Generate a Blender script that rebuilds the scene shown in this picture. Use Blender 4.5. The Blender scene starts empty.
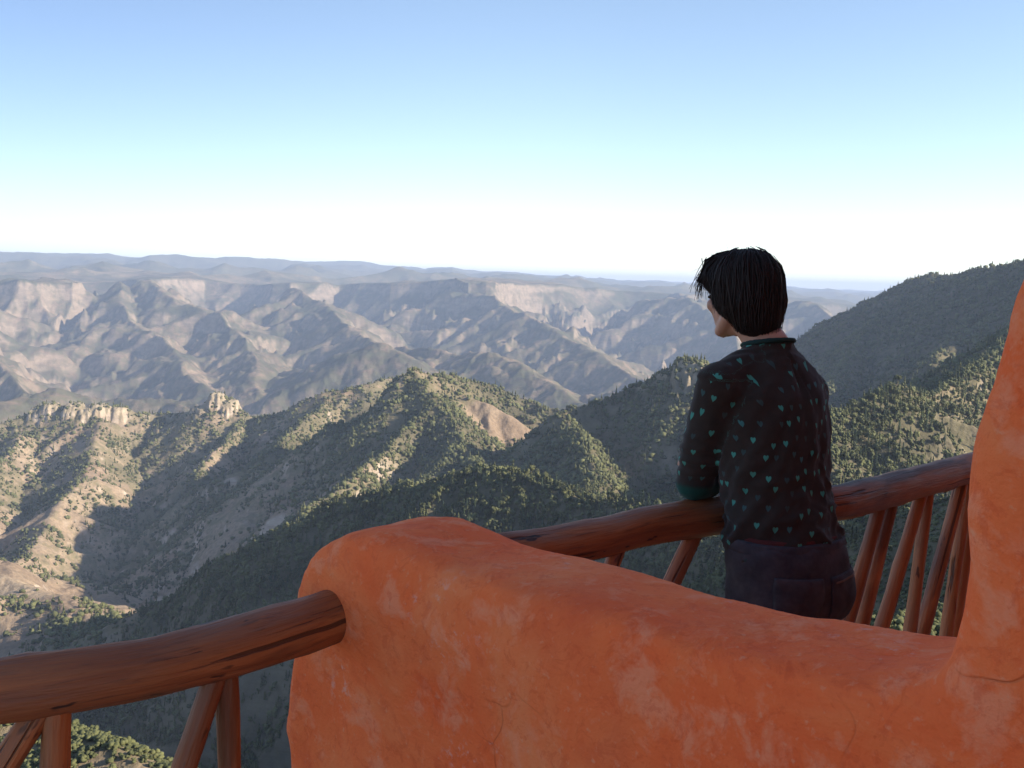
import bpy, bmesh, math, random
import numpy as np
from mathutils import Vector, Matrix
random.seed(7); RNG = np.random.default_rng(11)
Q = 1.0                                   # terrain grid density
sc = bpy.context.scene
COL = sc.collection
# ------------------------------------------------------------------ camera
F_PX = 1005.0; EYE = Vector((0, 0, 1.5))
PITCH = math.radians(5.94); ROLL = math.radians(1.72)
fwd = Vector((0, math.cos(PITCH), -math.sin(PITCH)))
r0 = Vector((1, 0, 0)); u0 = r0.cross(fwd)
rgt = r0*math.cos(ROLL) + u0*math.sin(ROLL)
upv = rgt.cross(fwd)
cam_d = bpy.data.cameras.new('camera'); cam = bpy.data.objects.new('camera', cam_d); COL.objects.link(cam)
M = Matrix((rgt, upv, -fwd)).transposed().to_4x4(); M.translation = EYE
cam.matrix_world = M
cam_d.sensor_width = 36; cam_d.lens = 36*F_PX/1024; cam_d.clip_start = 0.05; cam_d.clip_end = 120000
sc.camera = cam
def ray(px, py):
    return fwd + rgt*((px-512)/F_PX) - upv*((py-384)/F_PX)
def at(px, py, d):                        # point of the place seen at a pixel, d metres away over the ground
    v = ray(px, py); h = math.hypot(v.x, v.y)
    return EYE + v*(d/h)
def at_z(px, py, z):
    v = ray(px, py); return EYE + v*((z-EYE.z)/v.z)
# ------------------------------------------------------------------ object helpers
def tag(o, label=None, cat=None, group=None, kind=None):
    if label: o['label'] = label
    if cat: o['category'] = cat
    if group: o['group'] = group
    if kind: o['kind'] = kind
    return o
def link(name, me, mat=None, parent=None, smooth=True):
    o = bpy.data.objects.new(name, me); COL.objects.link(o)
    if mat is not None: me.materials.append(mat)
    if smooth:
        me.polygons.foreach_set('use_smooth', np.ones(len(me.polygons), dtype=bool))
    if parent is not None:
        o.parent = parent
    return o
def mesh_np(name, V, F):                  # F: (n,k) equal-sized faces
    V = np.asarray(V, dtype=np.float32); F = np.asarray(F, dtype=np.int32)
    me = bpy.data.meshes.new(name)
    me.vertices.add(len(V)); me.vertices.foreach_set('co', V.ravel())
    n, k = F.shape
    me.loops.add(n*k); me.loops.foreach_set('vertex_index', F.ravel())
    me.polygons.add(n)
    me.polygons.foreach_set('loop_start', np.arange(0, n*k, k, dtype=np.int32))
    me.update(calc_edges=True)
    return me
# ------------------------------------------------------------------ noise
PERM = RNG.permutation(1024).astype(np.int32)
GA = RNG.random(1024)*2*np.pi; GX = np.cos(GA); GY = np.sin(GA)
def perlin(x, y, seed=0):
    xi = np.floor(x).astype(np.int64); yi = np.floor(y).astype(np.int64)
    xf = x-xi; yf = y-yi
    def g(ix, iy, dx, dy):
        h = PERM[(ix + PERM[(iy+seed*37) & 1023]) & 1023]
        return GX[h]*dx + GY[h]*dy
    u = xf*xf*xf*(xf*(xf*6-15)+10); v = yf*yf*yf*(yf*(yf*6-15)+10)
    a = g(xi, yi, xf, yf); b = g(xi+1, yi, xf-1, yf)
    c = g(xi, yi+1, xf, yf-1); d = g(xi+1, yi+1, xf-1, yf-1)
    return (a+(b-a)*u)*(1-v)+(c+(d-c)*u)*v
def fbm(x, y, o=4, seed=0):
    s = 0; a = 1.0
    for i in range(o):
        s = s + a*perlin(x, y, seed+i); x = x*2.03+17.1; y = y*2.03-9.7; a *= .5
    return s
def ridged(x, y, o=5, seed=0, gain=.5):
    s = 0; a = 1.0; w = 1.0
    for i in range(o):
        n = 1-np.abs(perlin(x, y, seed+i))*2.2
        n = n*n
        s = s + a*n*w; w = np.clip(n*1.3, 0, 1); a *= gain; x = x*2.07+5.3; y = y*2.07+1.9
    return s
# ------------------------------------------------------------------ terrain: ridges laid out at their own distances
RIDGES = []                               # (points Nx3, side slope, crest width)
def ridge(pts, slope=.72, w=12, spurs=0, spur_len=.5, drop=.42, seed=0, lvl=1, side=(-1, 1)):
    P = np.array([list(at(*p)) if not isinstance(p, Vector) else list(p) for p in pts])
    if P[:, 1].max() < 3000: slope *= 1.16
    RIDGES.append((P, slope, w, 1e9))
    if spurs:
        rs = random.Random(seed+len(RIDGES))
        seg = np.linalg.norm(np.diff(P[:, :2], axis=0), axis=1); L = seg.sum(); c = np.concatenate([[0], np.cumsum(seg)])
        for k in range(spurs):
            t = (k+.2+.6*rs.random())/spurs*L
            i = min(len(seg)-1, int(np.searchsorted(c, t)-1)); i = max(i, 0)
            f = (t-c[i])/seg[i]; p = P[i]*(1-f)+P[i+1]*f
            d = (P[i+1]-P[i])[:2]; d /= np.linalg.norm(d)
            for s in side:
                if rs.random() < .12: continue
                n = np.array([-d[1], d[0]])*s
                ln = spur_len*(.6+.8*rs.random())
                q = [p.copy()]; a = (rs.random()-.5)*1.0
                for j in range(4):
                    a += (rs.random()-.5)*.5
                    v = np.array([n[0]*math.cos(a)-n[1]*math.sin(a), n[0]*math.sin(a)+n[1]*math.cos(a)])
                    st = ln/4; prev = q[-1]
                    q.append(np.array([prev[0]+v[0]*st, prev[1]+v[1]*st, prev[2]-st*drop*(.7+.6*rs.random())]))
                if lvl > 0:
                    ridge([Vector(x) for x in q], slope*1.05, w*.6, 3, spur_len*.42, drop*1.15, seed+7*k, lvl-1)
                else:
                    RIDGES.append((np.array(q), slope*1.1, w*.5, ln*1.1))
# near shoulder of the rim the terrace stands on
ridge([(-160, 688, 300), (20, 700, 270), (90, 718, 240), (170, 768, 215), (260, 850, 180), (420, 980, 120)], .75, 10, 4, 60, .6)
ridge([(560, 900, 90), (700, 720, 130), (800, 625, 150), (860, 597, 165), (960, 573, 180), (1120, 545, 200), (1300, 505, 200)], .75, 10, 4, 60, .6)
# dark wooded ridge in the middle ground
ridge([(800, 540, 620), (690, 520, 680), (600, 500, 740), (500, 472, 810), (440, 479, 850), (400, 486, 890), (340, 499, 940), (300, 523, 990), (240, 558, 1040), (170, 598, 1090), (100, 632, 1120), (40, 655, 1150), (-60, 700, 1180), (-200, 760, 1200)], .74, 10, 6, 120, .6, 3)
# peak with the crest coming down towards the viewer
ridge([(425, 368, 1750), (447, 400, 1640), (463, 430, 1530), (475, 458, 1400), (484, 474, 1240)], .72, 8, 4, 130, .55, 5)
ridge([(447, 402, 1630), (415, 432, 1560), (375, 462, 1450), (335, 490, 1340), (300, 512, 1250)], .70, 7, 4, 110, .55, 6)
ridge([(470, 445, 1460), (440, 470, 1370), (400, 500, 1270)], .70, 7, 3, 90, .55, 8)
ridge([(425, 368, 1750), (460, 378, 1830), (500, 390, 1900), (530, 400, 1900), (565, 410, 1850), (610, 402, 1800), (640, 388, 1750)], .62, 10, 4, 160, .5, 9)
# ridge with the rock outcrop
ridge([(780, 395, 1300), (730, 372, 1370), (695, 361, 1400), (665, 373, 1420), (640, 385, 1430), (600, 402, 1420), (567, 415, 1390), (578, 440, 1260), (590, 470, 1130), (602, 510, 1000), (606, 560, 860)], .74, 7, 7, 120, .55, 12)
# right mountain
ridge([(765, 410, 3300), (800, 374, 3150), (825, 354, 3050), (850, 331, 2950), (880, 300, 2820), (905, 283, 2750), (930, 276, 2650), (960, 276, 2500), (985, 269, 2400), (1040, 258, 2250), (1200, 215, 2100), (1400, 200, 2000)], .62, 12, 8, 420, .5, 21)
ridge([(930, 276, 2650), (903, 300, 2480), (878, 322, 2300), (852, 350, 2120), (832, 374, 1950), (806, 405, 1750)], .66, 8, 6, 190, .55, 23)
ridge([(1010, 268, 2330), (990, 300, 2150), (960, 335, 1950), (935, 360, 1780)], .66, 8, 4, 150, .55, 24)
ridge([(1060, 300, 1350), (1010, 345, 1200), (965, 378, 1060), (925, 398, 960), (895, 388, 900), (850, 402, 840), (815, 440, 760), (770, 500, 680)], .74, 7, 7, 130, .55, 25)
ridge([(1250, 430, 280), (1100, 478, 340), (980, 494, 430), (900, 512, 520), (800, 545, 620)], .74, 8, 5, 100, .55, 27)
# tan ridge to the left with rock knobs
ridge([(420, 372, 2500), (367, 384, 2350), (324, 393, 2350), (273, 415, 2400), (250, 418, 2450), (215, 398, 2500), (195, 410, 2520), (160, 414, 2600), (120, 413, 2600), (85, 408, 2600), (40, 408, 2650), (20, 418, 2700), (-10, 432, 2750), (-80, 445, 2800), (-250, 450, 2800)], .66, 10, 12, 330, .45, 31)
ridge([(240, 420, 2450), (212, 455, 2180), (202, 470, 2080), (200, 492, 1980), (210, 522, 1850), (212, 560, 1650), (200, 592, 1450)], .74, 7, 6, 190, .5, 33)
ridge([(330, 395, 2350), (300, 430, 2080), (262, 465, 1880), (240, 500, 1760), (226, 535, 1640)], .70, 7, 5, 150, .5, 35)
ridge([(95, 412, 2600), (92, 445, 2350), (84, 480, 2120), (52, 520, 1950), (28, 552, 1800), (-10, 580, 1650)], .70, 8, 6, 220, .45, 37)
ridge([(20, 418, 2700), (8, 460, 2350), (-20, 500, 2100), (-70, 540, 1900)], .70, 8, 4, 200, .5, 39)
# pale field slope, lower left
ridge([(-200, 540, 1650), (-80, 556, 1500), (0, 577, 1400), (50, 596, 1300), (95, 612, 1200), (125, 622, 1120)], .42, 30, 3, 90, .35, 41)
# hills on the canyon floor
ridge([(300, 372, 5600), (340, 355, 5300), (378, 343, 5100), (400, 350, 5000), (420, 368, 4800), (440, 395, 4500)], .55, 60, 4, 420, .4, 51)
ridge([(400, 345, 5600), (450, 352, 5300), (490, 352, 5000), (520, 368, 4700), (560, 390, 4400), (600, 410, 4200)], .55, 40, 6, 420, .4, 53)
ridge([(540, 400, 4600), (600, 392, 4500), (650, 396, 4300), (700, 420, 4000)], .55, 40, 4, 380, .4, 55)
ridge([(0, 400, 4200), (60, 392, 4500), (110, 398, 4600), (180, 402, 4400), (230, 425, 4100)], .55, 40, 4, 380, .4, 57)
# spurs of the canyon wall
ridge([(150, 280, 7900), (190, 300, 7100), (225, 325, 6500), (262, 352, 5900), (272, 372, 5500), (262, 392, 5100)], .50, 20, 6, 1100, .40, 61, 0)
ridge([(120, 282, 7900), (140, 315, 6900), (165, 345, 6200), (200, 375, 5500), (230, 398, 5000)], .66, 20, 5, 900, .40, 64, 0)
ridge([(-60, 290, 7600), (-30, 330, 6400), (10, 365, 5500), (40, 395, 4900)], .66, 20, 5, 900, .40, 65, 0)
ridge([(290, 286, 7800), (318, 302, 7200), (335, 318, 6700), (362, 332, 6200), (380, 343, 5700)], .60, 20, 4, 900, .40, 67, 0)
ridge([(460, 282, 8000), (500, 300, 7300), (540, 322, 6600), (575, 343, 6000), (620, 370, 5400), (650, 385, 5000)], .50, 20, 6, 1100, .40, 71, 0)
ridge([(640, 300, 8600), (690, 296, 8200), (715, 312, 7600), (735, 340, 6800), (760, 370, 6000)], .60, 20, 5, 900, .40, 75, 0)
ridge([(760, 310, 9000), (810, 296, 8600), (835, 312, 8000), (850, 330, 7400), (870, 350, 6500)], .55, 20, 4, 900, .40, 77, 0)
CLIFFS = [(35, 332, 6600, 520), (165, 335, 6800, 700), (100, 365, 5900, 420), (230, 345, 6300, 380), (600, 310, 8200, 700), (440, 300, 7600, 500), (800, 315, 8500, 600), (330, 292, 7800, 400)]
# the plateau beyond the rim
RIM = [(-400, 268, 8200), (-100, 276, 8200), (0, 279, 8000), (90, 281, 8000), (150, 278, 7900), (205, 286, 8500), (240, 288, 8300), (290, 284, 7800), (340, 286, 8100), (390, 281, 7900), (440, 278, 8100), (490, 282, 8200), (560, 286, 8600), (640, 291, 9200), (720, 296, 9800), (800, 302, 10500), (900, 310, 11000), (1100, 315, 11000), (1500, 315, 11000)]
MESA = [(-400, 250, 17500), (-40, 254, 17500), (40, 253, 17500), (85, 256, 18000), (125, 261, 18000), (150, 258, 17000), (215, 259, 17000), (300, 262, 19000), (360, 266, 20000), (425, 272, 19000), (452, 268, 18000), (480, 273, 19000), (560, 277, 22000), (640, 282, 24000), (720, 286, 26000), (780, 288, 26000), (870, 293, 27000), (1100, 298, 27000), (1500, 300, 27000)]
def azi(P): return np.arctan2(P[:, 0], P[:, 1])
rimP = np.array([list(at(*p)) for p in RIM]); mesP = np.array([list(at(*p)) for p in MESA])
def profile(d):                           # cliffs and benches below the rim
    return np.interp(d, [-50, 0, 60, 420, 480, 1200, 1270, 2500, 6000], [0, 0, 62, 250, 330, 660, 740, 1200, 1800])
def height(X, Y, detail=True):
    R = np.hypot(X, Y); A = np.arctan2(X, Y)
    wx = X + 60*fbm(X/400, Y/400, 3, 3) ; wy = Y + 60*fbm(X/400+40, Y/400, 3, 4)
    k = np.clip(R/2500, .12, 2.4)
    wx2 = X + 260*k*.5*fbm(X/1500, Y/1500, 3, 5); wy2 = Y + 260*k*.5*fbm(X/1500, Y/1500+9, 3, 6)
    m = R < 3500
    WX = np.where(m, wx, wx2); WY = np.where(m, wy, wy2)
    # keep the crests where they were laid out
    floor = -np.interp(R, [0, 20, 60, 150, 400, 800, 1600, 2500, 4500, 7000, 9000], [3, 14, 70, 150, 290, 450, 640, 820, 900, 1000, 1000])
    H = floor + 25*fbm(X/300, Y/300, 3, 8)*np.clip(R/800, 0, 3)
    D = np.full_like(H, 1e9)
    for P, s, w, lim in RIDGES:
        nr = np.hypot(P[:, 0], P[:, 1]).min(); reach = min(lim, 420 if nr < 900 else 800 if nr < 3500 else 2000)
        pr = np.hypot(P[:, 0], P[:, 1]); i0, i1 = np.searchsorted(R, [pr.min()-reach, pr.max()+reach])
        sel = i0 + np.nonzero((X[i0:i1] > P[:, 0].min()-reach) & (X[i0:i1] < P[:, 0].max()+reach) & (Y[i0:i1] > P[:, 1].min()-reach) & (Y[i0:i1] < P[:, 1].max()+reach))[0]
        if len(sel) == 0: continue
        x = WX[sel]*.5+X[sel]*.5; y = WY[sel]*.5+Y[sel]*.5
        best = np.full(len(sel), -1e9); bd = np.full(len(sel), 1e9)
        for i in range(len(P)-1):
            ax, ay, az = P[i]; bx, by, bz = P[i+1]
            dx, dy = bx-ax, by-ay; L2 = dx*dx+dy*dy+1e-6
            t = np.clip(((x-ax)*dx+(y-ay)*dy)/L2, 0, 1)
            d = np.hypot(x-(ax+dx*t), y-(ay+dy*t))
            z = az+(bz-az)*t - s*(np.sqrt(d*d+w*w)-w)
            b = z > best
            best = np.where(b, z, best); bd = np.minimum(bd, d)
        h = H[sel]; u = best > h
        H[sel] = np.where(u, best, h); D[sel] = np.minimum(bd, D[sel])
    # rim and plateau
    o = np.argsort(azi(rimP)); rr = np.interp(A, azi(rimP)[o], np.hypot(rimP[:, 0], rimP[:, 1])[o]); rz = np.interp(A, azi(rimP)[o], rimP[o, 2])
    far = R > 3500
    d = np.where(far, rr - R + 1900*(1-ridged(wx2/3400, wy2/3400, 3, 12)/1.7) - 650, 9e3)
    base = rz + 32*fbm(X/900, Y/900, 4, 21)
    W = base - profile(d)
    o2 = np.argsort(azi(mesP)); mr = np.interp(A, azi(mesP)[o2], np.hypot(mesP[:, 0], mesP[:, 1])[o2]); mz = np.interp(A, azi(mesP)[o2], mesP[o2, 2])
    back = np.clip((R-rr)/(mr-rr+1), 0, 1)
    W = W + np.where(R > rr, (mz-rz)*back**1.5*np.clip(1-(R-mr)/9000, .3, 1), 0) + np.where(R > rr+200, (130*(ridged(X/2600, Y/2600, 4, 31)-1.0)*np.clip((R-rr)/3000, 0, 1)*(1-back**6)+55*ridged(X/3300, Y/3300, 3, 33)*back**4), 0)
    upp = W > H
    H = np.where(far & upp, W, H)
    D = np.where(far & upp, np.minimum(np.maximum(d, 0), D), D)
    if detail:
        g = np.clip(D/90, 0, 1)
        near = np.clip(1-(R-2800)/1200, 0, 1)
        rn = ridged(wx/230, wy/230, 5, 41)
        H = H + near*g*46*(rn-1.0)*np.clip(R/700, .15, 1)
        H = H + near*8*fbm(X/60, Y/60, 5, 47)*np.clip(R/500, .1, 1)
        gf = np.clip(D/260, 0.0, 1)
        rf = ridged(wx2/900, wy2/900, 6, 61, .55)
        H = H + (1-near)*gf*np.where(R < rr+300, 1, .25)*120*(rf-1.0)
        # rock bands: terraces on the far wall and on some knobs
        cm = np.zeros_like(H)
        for (cx_, cy_, cd_, cr_) in CLIFFS:
            p_ = at(cx_, cy_, cd_); cm = np.maximum(cm, np.exp(-((X-p_.x)**2+(Y-p_.y)**2)/(cr_*cr_)))
        tb = 130+35*fbm(X/2500, Y/2500, 2, 71)
        q = (H+14*fbm(X/220, Y/220, 3, 77))/tb; fq = q-np.floor(q)
        st = (np.floor(q)+np.clip((fq-.0)/.62, 0, 1)**.55*0 + np.where(fq < .62, fq*.40, .248+(fq-.62)*1.98))*tb
        bandm = np.clip(fbm(X/1900, Y/1900, 3, 73)*2.5+.6, 0, 1)
        H = H + (1-near)*np.where(R < rr+100, .9, 0)*np.clip(.45*bandm+.9*cm, 0, 1)*(st-H)
        H = H + (1-near)*np.where(R < rr+100, 1, .3)*(26*fbm(X/150, Y/150, 4, 81)+30*(ridged(X/170, Y/170, 3, 87)-1)*gf+95*(ridged(X/480+.3*fbm(X/900, Y/900, 2, 85), Y/480, 4, 83)-1)*gf)
    return H
# rock outcrops standing on crests: (px, py of the top, distance, radius, height)
KNOBS = [(690, 359, 1400, 22, 22), (668, 371, 1420, 13, 14), (700, 364, 1390, 16, 16), (645, 384, 1430, 10, 8),
         (218, 392, 2500, 20, 30), (230, 399, 2490, 22, 18), (204, 405, 2510, 26, 16), (120, 406, 2600, 20, 18), (100, 403, 2600, 22, 24), (75, 402, 2610, 22, 26), (52, 402, 2640, 22, 24), (38, 406, 2650, 15, 18), (150, 415, 2600, 12, 10), (88, 410, 2580, 14, 16), (172, 414, 2580, 12, 14)]
def knobs(X, Y, H):
    Kn = np.zeros_like(H)
    for px, py, d, r, h in KNOBS:
        p = at(px, py, d)
        dd = np.hypot(X-p.x, (Y-p.y)*.6)/r * (1+.5*perlin(X/9, Y/9, 5))
        f = np.clip(1.5-dd, 0, 1); f = f*f*(3-2*f)
        top = p.z - 3 + 5*perlin(X/8, Y/8, 9)
        tgt = np.maximum(H, top)
        H = H + (tgt-H)*f; Kn = np.maximum(Kn, f)
    return H, Kn
# sheet: dense in the view, coarse all round
fine = np.radians(np.linspace(-33, 33, int(1150*Q)))
coarse = np.radians(np.linspace(34.5, 325.5, 98))
AZ = np.concatenate([fine, coarse]); NA = len(AZ)
RR = np.concatenate([np.linspace(6, 58, 14), np.geomspace(60, 600, int(240*Q)), np.geomspace(602, 3400, int(640*Q)), np.geomspace(3412, 12000, int(430*Q)), np.geomspace(12100, 42000, int(110*Q))])
NR = len(RR)
Ag, Rg = np.meshgrid(AZ, RR)
TX = (np.sin(Ag)*Rg).ravel(); TY = (np.cos(Ag)*Rg).ravel()
TH = height(TX, TY); TH, TK = knobs(TX, TY, TH)
Hg = TH.reshape(NR, NA)
i = np.arange(NR-1)[:, None]; j = np.arange(NA)[None, :]; j2 = (j+1) % NA
F = np.stack([i*NA+j, i*NA+j2, (i+1)*NA+j2, (i+1)*NA+j], -1).reshape(-1, 4)
ter = mesh_np('hills', np.stack([TX, TY, TH], 1), F)
# how green the ground is (woods, meadows, bare fields, with slopes in shade painted darker)
VEG = .5 + .8*fbm(TX/260, TY/260, 4, 91) + .25*fbm(TX/60, TY/60, 3, 95)
for (px, py, d, rx, k) in [(505, 420, 1700, 60, -1.6), (50, 600, 1400, 300, -1.7), (190, 568, 1300, 28, -1.5), (140, 600, 1250, 60, -.9), (60, 480, 2150, 170, -.15), (30, 540, 1900, 200, -.2)]:
    p = at(px, py, d); VEG = VEG + k*np.exp(-((TX-p.x)**2+(TY-p.y)**2)/(rx*rx))
_p = TX-np.interp(TY, [0, 4000], [-300, -900])
for (px, py, d, rx, k) in [(250, 620, 900, 330, .8), (420, 560, 850, 300, .6), (620, 540, 900, 260, .4), (940, 330, 2200, 500, .45), (250, 700, 650, 260, .9), (190, 520, 1650, 330, .4), (130, 590, 1350, 130, .3)]:  # denser woods; valley and mountain entries also darken ground where shade lies
    p = at(px, py, d); VEG = VEG + k*np.exp(-((TX-p.x)**2+(TY-p.y)**2)/(rx*rx))
VEG = VEG + .35*np.clip(_p/900, -1, 1)*(np.hypot(TX, TY) < 3500)
at_ = ter.attributes.new('veg', 'FLOAT', 'POINT'); at_.data.foreach_set('value', VEG.astype(np.float32))
at_ = ter.attributes.new('rock', 'FLOAT', 'POINT'); at_.data.foreach_set('value', TK.astype(np.float32))
# ------------------------------------------------------------------ materials
class NT:
    def __init__(s, name):
        s.m = bpy.data.materials.new(name); s.m.use_nodes = True; s.t = s.m.node_tree; s.t.nodes.clear()
        s.out = s.n('ShaderNodeOutputMaterial'); s.b = s.n('ShaderNodeBsdfPrincipled')
        s.l(s.b.outputs[0], s.out.inputs['Surface'])
    def n(s, t, **kw):
        x = s.t.nodes.new(t)
        for k, v in kw.items():
            if k.startswith('i_'):
                x.inputs[k[2:].replace('_', ' ')].default_value = v
            else: setattr(x, k, v)
        return x
    def l(s, a, b): s.t.links.new(a, b)
    def math(s, op, a, b=None, c=None, clamp=False):
        x = s.n('ShaderNodeMath', operation=op); x.use_clamp = clamp
        for i, v in enumerate((a, b, c)):
            if v is None: continue
            if isinstance(v, (int, float)): x.inputs[i].default_value = v
            else: s.l(v, x.inputs[i])
        return x.outputs[0]
    def mix(s, f, a, b, blend='MIX'):
        x = s.n('ShaderNodeMix', data_type='RGBA', blend_type=blend)
        for k, v in ((0, f), (6, a), (7, b)):
            if isinstance(v, (int, float)): x.inputs[k].default_value = v
            elif isinstance(v, tuple): x.inputs[k].default_value = (*v, 1)
            else: s.l(v, x.inputs[k])
        return x.outputs[2]
    def ramp(s, f, stops, interp='LINEAR'):
        x = s.n('ShaderNodeValToRGB'); s.l(f, x.inputs[0]); cr = x.color_ramp; cr.interpolation = interp
        while len(cr.elements) < len(stops): cr.elements.new(.5)
        for e, (p, c) in zip(cr.elements, stops):
            e.position = p; e.color = (*c, 1) if isinstance(c, tuple) else (c, c, c, 1)
        return x.outputs[0]
    def noise(s, vec, scale, detail=4, rough=.55, dist=0):
        x = s.n('ShaderNodeTexNoise'); x.inputs['Scale'].default_value = scale; x.inputs['Detail'].default_value = detail
        x.inputs['Roughness'].default_value = rough; x.inputs['Distortion'].default_value = dist
        s.l(vec, x.inputs['Vector']); return x.outputs[0]
    def mapped(s, vec, scale=(1, 1, 1), loc=(0, 0, 0), rot=(0, 0, 0)):
        x = s.n('ShaderNodeMapping'); x.inputs['Scale'].default_value = scale; x.inputs['Location'].default_value = loc; x.inputs['Rotation'].default_value = rot
        s.l(vec, x.inputs['Vector']); return x.outputs[0]
    def bump(s, h, strength, dist, normal=None):
        x = s.n('ShaderNodeBump'); x.inputs['Strength'].default_value = strength; x.inputs['Distance'].default_value = dist
        s.l(h, x.inputs['Height'])
        if normal is not None: s.l(normal, x.inputs['Normal'])
        return x.outputs[0]
    def set(s, **kw):
        for k, v in kw.items():
            k = k.replace('_', ' ')
            if isinstance(v, (int, float)): s.b.inputs[k].default_value = v
            elif isinstance(v, tuple): s.b.inputs[k].default_value = (*v, 1)
            else: s.l(v, s.b.inputs[k])
        return s.m
def terrain_mat():
    t = NT('dry_mountain_ground'); g = t.n('ShaderNodeNewGeometry'); P = g.outputs['Position']
    sep = t.n('ShaderNodeSeparateXYZ'); t.l(g.outputs['Normal'], sep.inputs[0])
    veg = t.n('ShaderNodeAttribute', attribute_name='veg').outputs['Fac']; rk = t.n('ShaderNodeAttribute', attribute_name='rock').outputs['Fac']
    far = t.n('ShaderNodeVectorMath', operation='LENGTH'); t.l(P, far.inputs[0]); R = far.outputs['Value']
    n1 = t.noise(P, 1/22, 6, .62); n2 = t.noise(P, 1/140, 5, .6); n3 = t.noise(P, 1/6, 4, .6)
    soil = t.ramp(n2, [(.3, (.25, .19, .135)), (.5, (.33, .265, .19)), (.7, (.42, .35, .25))])
    soil = t.mix(t.ramp(n3, [(.4, 0.0), (.65, 1.0)]), soil, t.mix(.5, soil, (.15, .12, .09)))
    soil = t.mix(1.0, soil, (.86, .80, .76), 'MULTIPLY')
    # low scrub in patches
    f = t.math('ADD', t.math('MULTIPLY', veg, .42), t.math('MULTIPLY', n1, 1.0))
    f = t.ramp(f, [(.53, 0.0), (.74, 1.0)])
    green = t.mix(t.noise(P, 1/9, 3), (.085, .082, .042), (.20, .175, .10))
    c = t.mix(t.math('MULTIPLY', f, .8), soil, green)
    c = t.mix(t.math('MULTIPLY', t.ramp(veg, [(.55, 0.0), (1.0, .85)]), t.ramp(n1, [(.3, 1.0), (.62, .45)])), c, (.055, .052, .034))  # dark litter under dense woods, which also paints in the slopes' shade
    # rock where it is steep
    zz = t.math('ADD', t.math('MULTIPLY', sep.outputs[2], 1.0), t.math('MULTIPLY', t.noise(P, 1/60, 4), .22))
    rock = t.ramp(t.noise(t.mapped(P, (1/120, 1/120, 1/14)), 1, 5, .7), [(.3, (.20, .155, .12)), (.5, (.36, .29, .225)), (.7, (.50, .42, .33))])
    st = t.ramp(zz, [(.66, 1.0), (.78, 0.0)])
    st = t.math('MULTIPLY', st, t.ramp(veg, [(.45, 1.0), (.85, .15)]))
    c = t.mix(st, c, rock)
    # the far canyon: pinkish ground thinly dotted with scrub
    nf = t.noise(P, 1/260, 8, .68); nf2 = t.noise(P, 1/1500, 4, .6); nf3 = t.noise(P, 1/40, 3, .6)
    farc = t.ramp(nf, [(.36, (.050, .050, .034)), (.47, (.105, .086, .060)), (.58, (.20, .145, .10)), (.72, (.32, .24, .165))])
    farc = t.mix(t.ramp(nf3, [(.42, 0.0), (.55, .6)]), farc, (.085, .09, .05))
    farc = t.mix(t.math('MULTIPLY', t.ramp(sep.outputs[2], [(.52, .9), (.72, 0.0)]), t.ramp(t.noise(P, 1/55, 5, .7), [(.36, .25), (.56, 1.0)])), farc, t.mix(t.noise(t.mapped(P, (1/110, 1/110, 1/26)), 1, 4, .7), (.08, .065, .052), (.42, .32, .23)))
    sp = t.n('ShaderNodeSeparateXYZ'); t.l(P, sp.inputs[0])
    flat = t.math('MULTIPLY', t.ramp(sep.outputs[2], [(.93, 0.0), (.985, 1.0)]), t.ramp(nf2, [(.52, 0.0), (.66, .5)]))
    farc = t.mix(flat, farc, (.40, .28, .18))
    wf = t.n('ShaderNodeMapRange'); wf.inputs['From Min'].default_value = 2700; wf.inputs['From Max'].default_value = 4200; t.l(R, wf.inputs['Value'])
    wood = t.n('ShaderNodeMapRange'); wood.inputs['From Min'].default_value = 9500; wood.inputs['From Max'].default_value = 13000; t.l(R, wood.inputs['Value'])
    farc = t.mix(t.math('MULTIPLY', wood.outputs[0], .85), farc, t.mix(nf, (.05, .06, .035), (.16, .14, .09)))
    c = t.mix(wf.outputs[0], c, farc)
    c = t.mix(t.math('MULTIPLY', rk, .9), c, t.mix(t.noise(P, 1/7, 4), (.16, .13, .09), (.50, .41, .28)))
    hb = t.math('ADD', t.math('MULTIPLY', n3, 2.0), t.math('MULTIPLY', n1, 5.0))
    return t.set(Base_Color=c, Roughness=1.0, Specular_IOR_Level=0.0, Normal=t.bump(hb, .7, 1.0))
ter.materials.append(terrain_mat()); ter.polygons.foreach_set('use_smooth', np.ones(len(ter.polygons), dtype=bool))
hills = bpy.data.objects.new('hills', ter); COL.objects.link(hills); tag(hills, kind='structure')
# ------------------------------------------------------------------ terrace: adobe divider, log rails, added sun-blocking building, floor
def apply_mods(o):
    dg = bpy.context.evaluated_depsgraph_get(); e = o.evaluated_get(dg)
    me = bpy.data.meshes.new_from_object(e); old = o.data; o.modifiers.clear(); o.data = me
    nm = old.name; bpy.data.meshes.remove(old); me.name = nm
    me.polygons.foreach_set('use_smooth', np.ones(len(me.polygons), dtype=bool))
    return me
def remesh(o, vox, smooth, fac=.5):
    m = o.modifiers.new('r', 'REMESH'); m.mode = 'VOXEL'; m.voxel_size = vox; m.adaptivity = 0
    s = o.modifiers.new('s', 'SMOOTH'); s.iterations = smooth; s.factor = fac
    me = apply_mods(o)
    # keep only the outer skin
    return me
def verts_of(me):
    a = np.zeros(len(me.vertices)*3, np.float32); me.vertices.foreach_get('co', a); return a.reshape(-1, 3).astype(float)
def normals_of(me):
    a = np.zeros(len(me.vertices)*3, np.float32); me.vertices.foreach_get('normal', a); return a.reshape(-1, 3).astype(float)
def set_verts(me, V):
    me.vertices.foreach_set('co', V.astype(np.float32).ravel()); me.update()
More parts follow.
